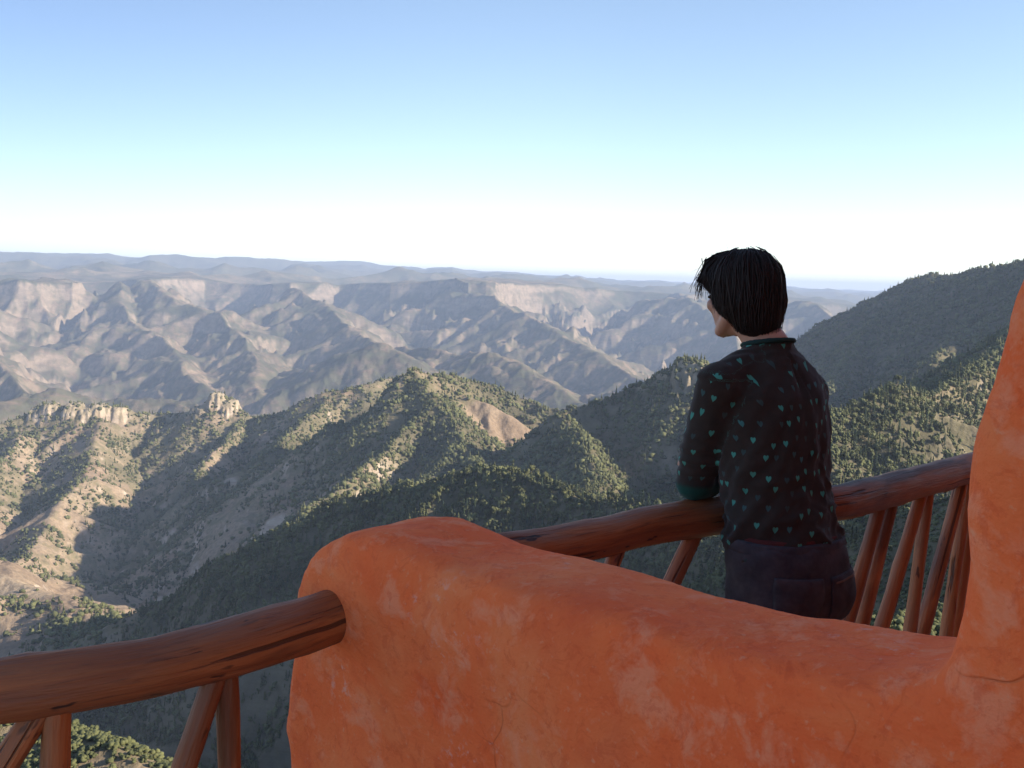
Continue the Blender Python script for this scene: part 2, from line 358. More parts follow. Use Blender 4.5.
def adobe_mat():
    t = NT('orange_plaster'); P = t.n('ShaderNodeNewGeometry').outputs['Position']
    a = t.noise(P, 3.2, 6, .62, .6); b = t.noise(P, 13, 5, .65, .3); d = t.noise(P, 70, 3, .6); e = t.noise(t.mapped(P, (1, 1, .45), (3, 1, 2)), 2.1, 4, .5, 1.2)
    c = t.ramp(a, [(.30, (.90, .135, .036)), (.45, (.97, .175, .048)), (.56, (.97, .21, .062)), (.70, (.97, .28, .10))])
    c = t.mix(t.ramp(e, [(.50, 0.0), (.68, .75)]), c, (.78, .11, .035))
    c = t.mix(t.ramp(b, [(.53, 0.0), (.64, .6)]), c, (.97, .34, .17))
    c = t.mix(t.ramp(b, [(.32, .3), (.43, 0.0)]), c, (.76, .105, .034))
    c = t.mix(t.ramp(t.noise(P, 28, 5, .75, .8), [(.38, .35), (.47, 0.0)]), c, (.74, .10, .032))
    c = t.mix(t.ramp(d, [(.62, 0.0), (.75, .35)]), c, (.90, .46, .26))
    # chalky bloom on worn places
    w = t.math('MULTIPLY', t.ramp(t.noise(P, 4.3, 4, .6, .8), [(.60, 0.0), (.70, 1.0)]), t.ramp(t.noise(P, 60, 4, .7), [(.54, 0.0), (.66, .45)]))
    c = t.mix(w, c, (.84, .56, .46))
    # hairline cracks
    v = t.n('ShaderNodeTexVoronoi', feature='DISTANCE_TO_EDGE'); v.inputs['Scale'].default_value = 2.4
    wob = t.n('ShaderNodeVectorMath', operation='ADD'); t.l(P, wob.inputs[0])
    nc = t.n('ShaderNodeTexNoise'); nc.inputs['Scale'].default_value = 6; t.l(P, nc.inputs['Vector'])
    sc_ = t.n('ShaderNodeVectorMath', operation='SCALE'); sc_.inputs['Scale'].default_value = .35; t.l(nc.outputs['Color'], sc_.inputs[0]); t.l(sc_.outputs[0], wob.inputs[1]); t.l(wob.outputs[0], v.inputs['Vector'])
    cr = t.math('MULTIPLY', t.ramp(v.outputs[0], [(0.0, 1.0), (.008, 0.0)]), t.ramp(t.noise(P, 2.3, 2), [(.56, 0.0), (.64, 1.0)]))
    c = t.mix(t.math('MULTIPLY', cr, .18), c, (.25, .05, .025))
    h = t.math('ADD', t.math('MULTIPLY', a, 1.2), t.math('ADD', t.math('MULTIPLY', b, .45), t.math('ADD', t.math('MULTIPLY', d, .14), t.math('MULTIPLY', t.noise(P, 240, 3, .7), .07))))
    h = t.math('SUBTRACT', h, t.math('MULTIPLY', cr, .12))
    return t.set(Base_Color=c, Roughness=t.ramp(b, [(.3, .8), (.7, .95)]), Specular_IOR_Level=.18, Normal=t.bump(h, .75, .022))
ADOBE = adobe_mat()
WA = Vector((-.40, 1.98, 0)); WU = Vector((.722, -.692, 0)); WN = Vector((-.692, -.722, 0)); TH_W = .24
def on_wall(px, py):
    v = ray(px, py); t = (WA-EYE).dot(WN)/v.dot(WN); p = EYE+v*t
    return ((p-WA).dot(WU), p.z)
edge = [(334, 745), (333, 700), (338, 650), (342, 600), (348, 566), (358, 544), (374, 528), (394, 521), (418, 522), (445, 532), (472, 545), (502, 557), (550, 567), (600, 579), (650, 593), (700, 607), (750, 620), (800, 632), (850, 643), (905, 653), (955, 661), (978, 655), (987, 630), (993, 592), (1000, 538), (1009, 466), (1019, 402), (1032, 348), (1045, 305), (1060, 262)]
pts = [on_wall(*p) for p in edge]
s0 = pts[0][0]; s1, z1 = pts[-1]
pts = [(s0+.02, 0.0)] + pts + [(s1+.03, z1+.15), (s1+.06, z1+.5), (s1+.08, 3.4), (s1+1.15, 3.4), (s1+1.15, 0.0)]
bm = bmesh.new()
fr = [bm.verts.new(WA+WU*s+Vector((0, 0, z))+WN*TH_W/2) for s, z in pts]; bk = [bm.verts.new(WA+WU*s+Vector((0, 0, z))-WN*TH_W/2) for s, z in pts]
bm.faces.new(fr); bm.faces.new(bk[::-1])
for q in range(len(pts)): bm.faces.new((fr[q], bk[q], bk[(q+1) % len(pts)], fr[(q+1) % len(pts)]))
bmesh.ops.recalc_face_normals(bm, faces=bm.faces); bmesh.ops.triangulate(bm, faces=bm.faces)
me = bpy.data.meshes.new('adobe_divider_wall'); bm.to_mesh(me); bm.free()
wall = link('adobe_divider_wall', me, ADOBE)
me = remesh(wall, .013, 45)
V = verts_of(me); Nn = normals_of(me)
k = .012*fbm(V[:, 0]*3.1+V[:, 2]*.6, V[:, 2]*3.3+V[:, 1], 3, 201) + .0035*fbm(V[:, 0]*14+V[:, 1]*4, V[:, 2]*14-V[:, 1]*5, 3, 205)
set_verts(me, V+Nn*k[:, None])
tag(wall, 'rounded orange adobe divider wall rising into a column at its end', 'adobe wall')
# ---- logs
def wood_mat(name, base, dark, light, gloss=.42):
    t = NT(name); A = t.n('ShaderNodeAttribute', attribute_name='grain').outputs['Vector']
    g = t.noise(t.mapped(A, (2.2, 34, 34)), 1, 5, .62, .5); b = t.noise(t.mapped(A, (1.3, 7, 7)), 1, 4, .6, .8); f = t.noise(t.mapped(A, (9, 150, 150)), 1, 3, .6)
    c = t.mix(t.ramp(g, [(.35, 0.0), (.65, 1.0)]), base, light)
    c = t.mix(t.ramp(b, [(.52, 0.0), (.66, .85)]), c, dark)
    c = t.mix(t.ramp(f, [(.58, 0.0), (.70, .45)]), c, dark)
    sp = t.ramp(t.noise(t.mapped(A, (7, 22, 22), (3, 0, 0)), 1, 3, .7), [(.64, 0.0), (.68, .9)])
    c = t.mix(sp, c, tuple(x*.35 for x in dark))
    w = t.ramp(t.noise(t.mapped(A, (1.1, 11, 11), (7, 1, 2)), 1, 5, .65, 1.2), [(.46, 0.0), (.62, .6)])
    c = t.mix(w, c, t.mix(g, tuple(x*.9 for x in dark), (base[0]*1.1+.06, base[1]*1.5+.06, base[2]*1.8+.06)))
    ck = t.ramp(t.noise(t.mapped(A, (1.6, 60, 60), (0, 5, 1)), 1, 3, .5, .6), [(.62, 0.0), (.665, 1.0)])
    c = t.mix(t.math('MULTIPLY', ck, .75), c, tuple(x*.3 for x in dark))
    h = t.math('SUBTRACT', t.math('ADD', t.math('MULTIPLY', g, .6), t.math('ADD', t.math('MULTIPLY', f, .25), t.math('MULTIPLY', b, .6))), t.math('MULTIPLY', ck, .5))
    m = t.set(Base_Color=c, Roughness=t.ramp(g, [(.3, gloss), (.7, gloss+.2)]), Specular_IOR_Level=.5, Normal=t.bump(h, 1.0, .010))
    return m
RAILW = wood_mat('weathered_red_log', (.23, .070, .022), (.045, .020, .013), (.42, .145, .045), .5)
BALW = wood_mat('varnished_pine_stick', (.36, .105, .030), (.12, .036, .013), (.54, .19, .058), .42)
def log_bm(bm, pts, rad, seg=20, sub=8, bend=.0, seed=0, offs=0.0, knots=4):
    rg = np.random.default_rng(seed); P = np.array([list(p) for p in pts], float); c = np.concatenate([[0], np.cumsum(np.linalg.norm(np.diff(P, axis=0), axis=1))])
    n = max(6, int(c[-1]*sub*5)); T = np.linspace(0, c[-1], n)
    # Catmull-like smoothing
    def S(tt):
        o = np.zeros((len(tt), 3))
        for q in range(3): o[:, q] = np.interp(tt, c, P[:, q])
        return o
    C_ = sum(S(np.clip(T+dx, 0, c[-1])) for dx in (-.08, -.04, 0, .04, .08))/5
    C_[0] = P[0]; C_[-1] = P[-1]
    R_ = np.interp(T, np.linspace(0, c[-1], len(rad)), rad)
    kn = [(rg.random()*c[-1], rg.random()*6.28, rg.uniform(.06, .16)) for _ in range(knots)]
    lay = bm.verts.layers.float_vector.get('grain') or bm.verts.layers.float_vector.new('grain')
    rings = []
    for i_ in range(n):
        d = C_[min(i_+1, n-1)]-C_[max(i_-1, 0)]; d /= np.linalg.norm(d)
        a = np.cross(d, [0, 0, 1.0]) if abs(d[2]) < .9 else np.cross(d, [1.0, 0, 0]); a /= np.linalg.norm(a); b = np.cross(a, d)
        ring = []
        for j_ in range(seg):
            th = j_/seg*2*math.pi
            r = R_[i_]*(1+.15*float(perlin(np.array(T[i_]*4+seed), np.array(math.cos(th)*.8+seed), 3))+.07*float(perlin(np.array(T[i_]*9.), np.array(math.sin(th)*1.5+seed), 4))+.045*float(perlin(np.array(T[i_]*19+math.cos(th)*1.3), np.array(th*2.2+seed), 5)))
            for (kt, ka, kh) in kn:
                da = math.atan2(math.sin(th-ka), math.cos(th-ka)); r += R_[i_]*kh*math.exp(-((T[i_]-kt)/.03)**2-(da/.5)**2)
            v = bm.verts.new(C_[i_]+(a*math.cos(th)+b*math.sin(th))*r); v[lay] = (T[i_]+offs, r*math.cos(th), r*math.sin(th)); ring.append(v)
        rings.append(ring)
    for r1, r2 in zip(rings, rings[1:]):
        for j_ in range(seg): bm.faces.new((r1[j_], r1[(j_+1) % seg], r2[(j_+1) % seg], r2[j_]))
    for ring, s in ((rings[0], -1), (rings[-1], 1)):     # rounded cut ends
        ctr = np.mean([np.array(v.co) for v in ring], axis=0); d = C_[-1]-C_[-2] if s > 0 else C_[0]-C_[1]; d /= np.linalg.norm(d)
        inner = []
        for v in ring:
            w_ = bm.verts.new(ctr+(np.array(v.co)-ctr)*.82+d*R_[0]*.12); w_[lay] = (v[lay][0]+.004, v[lay][1]*.8, v[lay][2]*.8); inner.append(w_)
        for j_ in range(seg):
            q = (ring[j_], ring[(j_+1) % seg], inner[(j_+1) % seg], inner[j_])
            bm.faces.new(q if s > 0 else q[::-1])
        bm.faces.new(inner if s > 0 else inner[::-1])
def log_obj(name, pts, rad, mat, parent, **kw):
    bm = bmesh.new(); log_bm(bm, pts, rad, **kw); bmesh.ops.recalc_face_normals(bm, faces=bm.faces)
    me = bpy.data.meshes.new(name); bm.to_mesh(me); bm.free()
    return link(name, me, mat, parent)
def railing(pxs, rad, balus, base_pts, label, seed, low_r=.035, flat=None):
    pts = [at_z(x, y, .90) for x, y in pxs]
    e = bpy.data.objects.new('log_railing', None); COL.objects.link(e); tag(e, label, 'railing')
    log_obj('handrail', pts, rad, RAILW, e, seg=28, seed=seed, knots=9)
    def at_rail(px, py):                  # in the vertical plane under the handrail
        best = None
        for a, b in zip(pts, pts[1:]):
            d = Vector((b.x-a.x, b.y-a.y, 0)); n = Vector((-d.y, d.x, 0)); v = ray(px, py)
            if abs(v.dot(n)) < 1e-6: continue
            t = (a-EYE).dot(n)/v.dot(n); p = EYE+v*t
            k = (p-a).dot(d)/d.dot(d); pen = max(0, -k, k-1)
            if best is None or pen < best[0]: best = (pen, p)
        return best[1]
    for i_, (x0, y0, x1, y1, r) in enumerate(balus):
        a = at_rail(x0, y0); b = at_rail(x1, y1); d = b-a
        top = a-d*((.90-a.z)/(a.z-b.z)) if a.z != b.z else a
        top = a+(a-b)*((.89-a.z)/(a.z-b.z)); bot = a+(b-a)*((a.z-.10)/(a.z-b.z))
        log_obj('baluster', [top, (top+bot)/2+Vector((random.uniform(-.008, .008), random.uniform(-.008, .008), 0)), bot], [r*.92, r, r*1.12], BALW, e, seg=14, seed=seed+i_*3+1, offs=i_*3.1, knots=3)
    lo = [Vector((p.x, p.y, .10)) for p in pts]
    log_obj('lower_rail', lo, [low_r*1.2]*2, BALW, e, seg=16, seed=seed+90, knots=4)
    return e, pts
_, ptsL = railing([(-420, 744), (-150, 714), (0, 692), (100, 679), (200, 657), (280, 633), (345, 611)], [.046, .046, .046, .047, .048],
    [(31, 724, 6, 764, .021), (56, 718, 54, 768, .022), (210, 690, 184, 768, .0195), (227, 684, 232, 768, .0195), (-120, 745, -160, 800, .02), (-95, 745, -95, 800, .02)], None,
    'log railing on the near side of the orange wall, its handrail butting into it', 40)
_, ptsR = railing([(500, 556), (568, 545), (620, 534), (640, 527), (700, 518), (765, 510), (831, 505), (902, 486), (972, 468), (1060, 440), (1150, 408)], [.048, .050, .052, .052, .049, .050, .050],
    [(617, 552, 612, 566, .022), (693, 538, 672, 583, .025), (877, 515, 848, 619, .023), (889, 512, 862, 621, .0215), (919, 500, 879, 626, .0225), (927, 498, 908, 629, .021), (959, 492, 923, 632, .024), (968, 492, 947, 636, .021), (975, 500, 955, 640, .0195), (1060, 470, 1040, 640, .02)], None,
    'log railing beyond the orange wall that the woman leans on', 70)
# ---- terrace floor
def stone_mat():
    t = NT('terrace_concrete'); P = t.n('ShaderNodeNewGeometry').outputs['Position']
    n = t.noise(P, 5, 5, .6); return t.set(Base_Color=t.mix(n, (.55, .38, .28), (.68, .50, .38)), Roughness=.8, Normal=t.bump(n, .3, .01))
d = (ptsR[-3]-ptsL[2]); d.z = 0; d.normalize(); nrm = Vector((-d.y, d.x, 0))       # nrm points out over the canyon
base = Vector((ptsL[2].x, ptsL[2].y, 0))+nrm*.14
bm = bmesh.new()
outer = [base-d*9, base+d*9]; inner = [base+d*9-nrm*2.35, base-d*9-nrm*2.35]
q = outer+inner; tp = [bm.verts.new((p.x, p.y, 0)) for p in q]; bt = [bm.verts.new((p.x, p.y, -.35)) for p in q]
bm.faces.new(tp); bm.faces.new(bt[::-1])
for i_ in range(4): bm.faces.new((tp[i_], bt[i_], bt[(i_+1) % 4], tp[(i_+1) % 4]))
bmesh.ops.recalc_face_normals(bm, faces=bm.faces)
me = bpy.data.meshes.new('terrace_floor'); bm.to_mesh(me); bm.free()
fl = link('terrace_floor', me, stone_mat(), smooth=False); tag(fl, kind='structure')
# ---- unseen building, added behind the camera only to keep the sun off the terrace
root = bpy.data.objects.new('sun_blocking_building', None); COL.objects.link(root); tag(root, 'unseen orange adobe building added behind the terrace to block the sun', 'sun_blocking_building')
def boxm(name, o, ax, ay, x0, x1, y0, y1, z0, z1, mat, parent):
    bm = bmesh.new(); bmesh.ops.create_cube(bm, size=1)
    for v in bm.verts:
        p = o+ax*(x0 if v.co.x < 0 else x1)+ay*(y0 if v.co.y < 0 else y1); v.co = (p.x, p.y, z0 if v.co.z < 0 else z1)
    bmesh.ops.bevel(bm, geom=bm.edges[:], offset=.04, segments=3, affect='EDGES')
    bmesh.ops.recalc_face_normals(bm, faces=bm.faces)
    me = bpy.data.meshes.new(name); bm.to_mesh(me); bm.free(); return link(name, me, mat, parent)
B0 = base-nrm*2.35
boxm('wall', B0, d, nrm, -.2, 10, -7, 0, -.5, 5.2, ADOBE, root)
boxm('roof', B0, d, nrm, -.45, 10.3, -7.3, .35, 5.203, 5.45, RAILW, root)
boxm('door', B0, d, nrm, 1.6, 2.6, .003, .06, 0.004, 2.1, BALW, root)
# ------------------------------------------------------------------ the woman leaning on the rail
PO = Vector((.668, 2.42, 0)); PF = Vector((-.52, .854, 0)).normalized(); PL = Vector((-PF.y, PF.x, 0))
def pw(l, f, z): return PO+PL*l+PF*f+Vector((0, 0, z))
_ico = None
def ball(bm, c, r, axes=None, sub=2):
    t = bmesh.ops.create_icosphere(bm, subdivisions=sub, radius=1)
    for v in t['verts']:
        p = v.co
        if isinstance(r, (int, float)): v.co = Vector(c)+p*r
        else: v.co = Vector(c)+axes[0]*p.x*r[0]+axes[1]*p.y*r[1]+axes[2]*p.z*r[2]
def limb(bm, pts, rads, step=.012, flat=None):
    P = [Vector(p) for p in pts]
    for a, b, ra, rb in zip(P, P[1:], rads, rads[1:]):
        n = max(2, int((b-a).length/step))
        for i_ in range(n+1):
            k = i_/n; ball(bm, a.lerp(b, k), ra+(rb-ra)*k, sub=2)
def loft(bm, rings, seg=40):              # rings: (centre l, f, z, half width, half depth, squareness)
    R_ = []
    for (l, f, z, a, b, e) in rings:
        ring = []
        for q in range(seg):
            th = q/seg*2*math.pi; c, s = math.cos(th), math.sin(th)
            ring.append(bm.verts.new(pw(l+a*math.copysign(abs(c)**e, c), f+b*math.copysign(abs(s)**e, s), z)))
        R_.append(ring)
    for r1, r2 in zip(R_, R_[1:]):
        for q in range(seg): bm.faces.new((r1[q], r1[(q+1) % seg], r2[(q+1) % seg], r2[q]))
    bm.faces.new(R_[0][::-1]); bm.faces.new(R_[-1])
def make(name, build, mat, vox, smooth, parent=None):
    bm = bmesh.new(); build(bm); bmesh.ops.recalc_face_normals(bm, faces=bm.faces)
    me = bpy.data.meshes.new(name); bm.to_mesh(me); bm.free(); o = link(name, me, mat, parent)
    remesh(o, vox, smooth); return o
# joints
SHL = pw(.130, .098, 1.258); SHR = pw(-.168, .095, 1.232)
ELL = Vector((.478, 2.555, .992)); ELR = Vector((.80, 2.80, 1.0))
WRL = Vector((.655, 2.735, .985)); WRR = Vector((.585, 2.72, 1.035))
NB = pw(-.035, .108, 1.352); HC = Vector((.578, 2.585, 1.477))
HF = Vector((-.51, .86, -.09)).normalized(); HL = Vector((0, 0, 1)).cross(HF).normalized(); HU = HF.cross(HL)
def hp(l, f, u): return HC+HL*l+HF*f+HU*u
HX = (HL, HF, HU)
def hand(bm, wr, el, curl_dir, thumb_dir):
    d = (wr-el).normalized(); side = d.cross(curl_dir).normalized()
    palm = wr+d*.045
    ball(bm, wr+d*.01, (.026, .030, .016), (side, d, curl_dir)); ball(bm, palm, (.036, .042, .014), (side, d, curl_dir))
    for i_, (o, ln) in enumerate([(-.027, .062), (-.009, .072), (.010, .068), (.027, .052)]):
        b = palm+side*o+d*.032; p1 = b+d*ln*.45+curl_dir*.006; p2 = p1+(d*.6+curl_dir*.8).normalized()*ln*.32; p3 = p2+(d*.15+curl_dir).normalized()*ln*.26
        limb(bm, [b, p1, p2, p3], [.0090, .0085, .0078, .0068], .004)
    t = thumb_dir; b = palm+side*(.022*t)-d*.015
    limb(bm, [b, b+(side*t*.7+d*.5).normalized()*.034, b+(side*t*.5+d*.9).normalized()*.060+curl_dir*.012], [.012, .0098, .0075], .004)
def body(bm):
    # head
    ball(bm, hp(0, -.012, .028), (.072, .092, .082), HX, 3); ball(bm, hp(0, .012, -.030), (.060, .072, .075), HX, 3)
    ball(bm, hp(0, .045, -.078), (.036, .036, .028), HX); ball(bm, hp(0, .066, -.094), (.020, .018, .014), HX)          # jaw, chin
    for s in (-1, 1):
        limb(bm, [hp(.052*s, -.005, -.060), hp(.030*s, .045, -.090)], [.018, .016], .008)
        ball(bm, hp(.038*s, .058, -.022), (.022, .018, .020), HX)                                                     # cheeks
        ball(bm, hp(.028*s, .072, .018), (.022, .013, .007), HX)                                                      # brow
        ball(bm, hp(.072*s, -.010, -.012), (.007, .017, .030), (HL, HF, HU)); ball(bm, hp(.077*s, -.016, .004), (.006, .014, .014), HX); ball(bm, hp(.072*s, -.004, -.040), (.006, .007, .009), HX)
    limb(bm, [hp(0, .082, .012), hp(0, .094, -.012), hp(0, .104, -.030)], [.008, .009, .011], .004)
    for s in (-1, 1): ball(bm, hp(.011*s, .092, -.034), .0085)
    ball(bm, hp(0, .080, -.060), (.022, .011, .0065), HX); ball(bm, hp(0, .078, -.071), (.019, .011, .0065), HX); ball(bm, hp(0, .070, -.050), (.026, .015, .02), HX)
    # neck, trunk
    limb(bm, [hp(0, -.022, -.055), NB.lerp(hp(0, -.02, -.05), .5), NB, pw(-.035, .095, 1.27)], [.050, .050, .056, .075])
    limb(bm, [NB-Vector((0, 0, .06)), SHL-Vector((0, 0, .015))], [.034, .034]); limb(bm, [NB-Vector((0, 0, .06)), SHR-Vector((0, 0, .015))], [.034, .034])
    loft(bm, [(-.02, -.005, .70, .13, .09, .9), (-.02, 0, .80, .150, .10, .9), (-.03, .02, .92, .125, .085, .9), (-.035, .05, 1.03, .120, .08, .9), (-.037, .075, 1.15, .135, .088, .9), (-.037, .09, 1.25, .140, .075, .9), (-.037, .095, 1.30, .10, .05, .9)])
    for S_, E_, W_, cd, td in ((SHL, ELL, WRL, Vector((.1, .2, -1)).normalized(), -1), (SHR, ELR, WRR, Vector((-.1, -.2, -1)).normalized(), 1)):
        limb(bm, [S_, S_.lerp(E_, .5), E_], [.046, .040, .033]); limb(bm, [E_, E_.lerp(W_, .35), W_], [.033, .034, .023]); hand(bm, W_, E_, cd, td)
    for s, fx in ((1, .03), (-1, -.05)):
        hip = pw(-.02+.075*s, -.005, .74); kn = pw(-.02+.085*s, .03+fx*.4, .42); an = pw(-.02+.09*s, -.03+fx, .09)
        limb(bm, [hip, kn, kn.lerp(an, .35), an], [.080, .052, .050, .034], .02)
        limb(bm, [an-Vector((0, 0, .045)), an-Vector((0, 0, .058))+PF*.13], [.034, .026])
def skin_mat():
    t = NT('skin'); P = t.n('ShaderNodeNewGeometry').outputs['Position']; n = t.noise(P, 30, 4, .6)
    return t.set(Base_Color=t.mix(n, (.50, .25, .16), (.62, .34, .23)), Roughness=.5, Specular_IOR_Level=.4, Subsurface_Weight=.08, Normal=t.bump(t.noise(P, 400, 3), .08, .002))
person = make('person', body, skin_mat(), .0055, 5)
tag(person, 'woman with a short dark bob in a heart-dotted top leaning on the log rail', 'person')
# ---- eyes
def eyem():
    t = NT('dark_eye'); return t.set(Base_Color=(.05, .03, .02), Roughness=.15)
EM = eyem()
for s in (-1, 1):
    bm = bmesh.new(); ball(bm, hp(.030*s, .074, .000), (.013, .009, .006), HX); me = bpy.data.meshes.new('eye'); bm.to_mesh(me); bm.free(); link('eye', me, EM, person)
# ---- shirt
CUFL = ELL.lerp(WRL, .22); CUFR = ELR.lerp(WRR, .22)
def shirt_b(bm):
    loft(bm, [(-.022, .006, .842, .160, .120, .85), (-.025, .012, .88, .156, .120, .85), (-.022, .022, .95, .145, .112, .86), (-.024, .045, 1.02, .142, .110, .88), (-.026, .060, 1.10, .146, .112, .88), (-.028, .072, 1.18, .151, .111, .88), (-.030, .082, 1.235, .150, .104, .9), (-.037, .090, 1.275, .140, .086, .95), (-.037, .097, 1.315, .110, .068, 1), (-.036, .104, 1.345, .080, .058, 1), (-.036, .108, 1.368, .062, .053, 1)], 56)
    limb(bm, [NB-Vector((0, 0, .040)), NB.lerp(SHL, .5)-Vector((0, 0, .012)), SHL], [.052, .056, .056]); limb(bm, [NB-Vector((0, 0, .040)), NB.lerp(SHR, .5)-Vector((0, 0, .012)), SHR], [.052, .056, .054])
    for S_, E_, C_ in ((SHL, ELL, CUFL), (SHR, ELR, CUFR)):
        limb(bm, [S_, S_.lerp(E_, .4), S_.lerp(E_, .75), E_], [.060, .060, .056, .050]); limb(bm, [E_, C_], [.050, .047])
def shirt_mat():
    t = NT('heart_print_knit'); U = t.n('ShaderNodeAttribute', attribute_name='pat').outputs['Vector']; P = t.n('ShaderNodeNewGeometry').outputs['Position']
    cuff = t.n('ShaderNodeAttribute', attribute_name='cuff').outputs['Fac']
    sx = t.n('ShaderNodeSeparateXYZ'); t.l(U, sx.inputs[0]); S = 1/.042
    v = t.math('MULTIPLY', sx.outputs[1], S*1.02); row = t.math('FLOOR', v)
    u = t.math('ADD', t.math('MULTIPLY', sx.outputs[0], S), t.math('MULTIPLY', row, .5)); colm = t.math('FLOOR', u)
    cb = t.n('ShaderNodeCombineXYZ'); t.l(colm, cb.inputs[0]); t.l(row, cb.inputs[1]); wn = t.n('ShaderNodeTexWhiteNoise', noise_dimensions='2D'); t.l(cb.outputs[0], wn.inputs['Vector'])
    sw = t.n('ShaderNodeSeparateColor'); t.l(wn.outputs['Color'], sw.inputs[0])
    jx = t.math('MULTIPLY', t.math('SUBTRACT', sw.outputs[0], .5), .56); jy = t.math('MULTIPLY', t.math('SUBTRACT', sw.outputs[1], .5), .56)
    x = t.math('SUBTRACT', t.math('SUBTRACT', t.math('FRACT', u), .5), jx); y = t.math('SUBTRACT', t.math('SUBTRACT', t.math('FRACT', v), .5), jy)
    ax = t.math('ABSOLUTE', x); yy = t.math('SUBTRACT', y, t.math('MULTIPLY', t.math('SQRT', ax), .38))
    r = t.math('SQRT', t.math('ADD', t.math('MULTIPLY', x, x), t.math('MULTIPLY', yy, yy)))
    h = t.ramp(r, [(.135, 1.0), (.165, 0.0)])
    col = t.mix(t.ramp(sw.outputs[2], [(.55, 0.0), (.56, 1.0)]), (.065, .29, .225), (.05, .15, .15))
    dim = t.ramp(sw.outputs[2], [(.0, 1.0), (.60, 1.0), (.61, .6), (.85, .35), (1.0, .3)])
    basec = t.mix(t.noise(P, 40, 3), (.026, .020, .016), (.050, .038, .030))
    c = t.mix(t.math('MULTIPLY', h, dim), basec, col)
    c = t.mix(cuff, c, (.014, .085, .065))
    kn = t.n('ShaderNodeTexWave', wave_type='BANDS'); kn.inputs['Scale'].default_value = 120; kn.inputs['Distortion'].default_value = 1.5; t.l(U, kn.inputs['Vector'])
    return t.set(Base_Color=c, Roughness=.9, Specular_IOR_Level=.15, Sheen_Weight=.12, Normal=t.bump(kn.outputs[0], .12, .002))
shirt = make('shirt', shirt_b, shirt_mat(), .0075, 7, person)
me = shirt.data; V = verts_of(me); Nn = normals_of(me)
L_ = (V-np.array(PO))@np.array(PL); F_ = (V-np.array(PO))@np.array(PF); Z_ = V[:, 2]
def segd(V, A, B):
    A = np.array(A); B = np.array(B); d = B-A; t = np.clip(((V-A)@d)/(d@d), 0, 1); return np.linalg.norm(V-(A+t[:, None]*d), axis=1), t*np.linalg.norm(d)
dl, tl = segd(V, SHL, ELL); dr, tr = segd(V, SHR, ELR); dl2, tl2 = segd(V, ELL, CUFL); dr2, tr2 = segd(V, ELR, CUFR)
armL = (np.minimum(dl, dl2) < .074) & (Z_ < 1.275); armR = np.minimum(dr, dr2) < .072
low = np.clip((1.16-Z_)/.25, 0, 1)
ang = np.arctan2(F_-.04, L_+.035)
# soft folds: bunched rolls low on the back, drag lines from the shoulder down to the side
fold = .011*low*(ridged(ang*1.1+Z_*3+3, Z_*15+.8*np.sin(ang*2+1), 2, 301)-.8) + .008*fbm(ang*3.0+Z_*9, Z_*5, 3, 305)+.0035*ridged((L_*1.2+Z_)*9, (L_-Z_)*3.2, 2, 309)
fold = np.where(armL | armR, .004*fbm(V[:, 0]*12, V[:, 2]*16, 3, 311)+.0035*np.clip(1-np.abs(Z_-1.06)/.10, 0, 1)*np.sin(Z_*190+ang*2), fold)
V2 = V+Nn*fold[:, None]
set_verts(me, V2)
co = np.where(armL, 1, np.where(armR, 2, 0))
wt = np.clip((Z_-1.12)/.2, 0, 1); wt = wt*wt*(3-2*wt); uu = (1-wt)*ang*.150+wt*(-.236+(L_+.035)); vv = Z_-.5*np.maximum(0, F_-.02)*wt
def armuv(A, B, ref):
    d = (np.array(B)-np.array(A)); d /= np.linalg.norm(d); r = np.array(ref)-np.dot(ref, d)*d; r /= np.linalg.norm(r); b = np.cross(d, r); q = V-np.array(A)
    return np.arctan2(q@b, q@r)*.055
uu = np.where(armL, armuv(SHL, ELL, (-.6, -.8, 0))+.7, uu); uu = np.where(armR, armuv(SHR, ELR, (-.6, -.8, 0))+1.7, uu)
topm = Nn[:, 2] > .60; uu = np.where(topm, L_+.013, uu); vv = np.where(topm, F_+3.0, vv)
at2 = me.attributes.new('pat', 'FLOAT_VECTOR', 'POINT'); at2.data.foreach_set('vector', np.stack([uu, vv, np.zeros_like(uu)], 1).astype(np.float32).ravel())
cf = np.clip(1-np.maximum(0, (Z_-.985))/.012, 0, 1)*(armL & (Z_ < 1.01)) + np.clip((dr < 9)*0, 0, 1)
cf = np.where(armR & (Z_ < 1.01), 1, cf)
at2 = me.attributes.new('cuff', 'FLOAT', 'POINT'); at2.data.foreach_set('value', cf.astype(np.float32))
# neck band of the shirt
def band_b(bm):
    c0 = NB+Vector((0, 0, .010))
    ring = []
    for q in range(48):
        th = q/48*2*math.pi
        ring.append(c0+PL*math.cos(th)*.066+PF*(math.sin(th)*.058)+Vector((0, 0, -.012*math.sin(th)-.002)))
    for q in range(48): limb(bm, [ring[q], ring[(q+1) % 48]], [.0075, .0075], .006)
def plain(name, c0, c1, sc_=40, rough=.9):
    t = NT(name); P = t.n('ShaderNodeNewGeometry').outputs['Position']; n = t.noise(P, sc_, 4, .6); return t.set(Base_Color=t.mix(n, c0, c1), Roughness=rough, Specular_IOR_Level=.2, Normal=t.bump(t.noise(P, 600, 2), .2, .002))
make('collar', band_b, plain('teal_rib', (.012, .032, .030), (.022, .055, .048)), .005, 2, shirt)
# undershirt band between top and jeans
def under_b(bm): loft(bm, [(-.022, .000, .83, .150, .108, .85), (-.022, .004, .905, .1445, .108, .85)], 48)
make('undershirt', under_b, plain('maroon_jersey', (.07, .018, .018), (.12, .035, .03)), .008, 3, person)
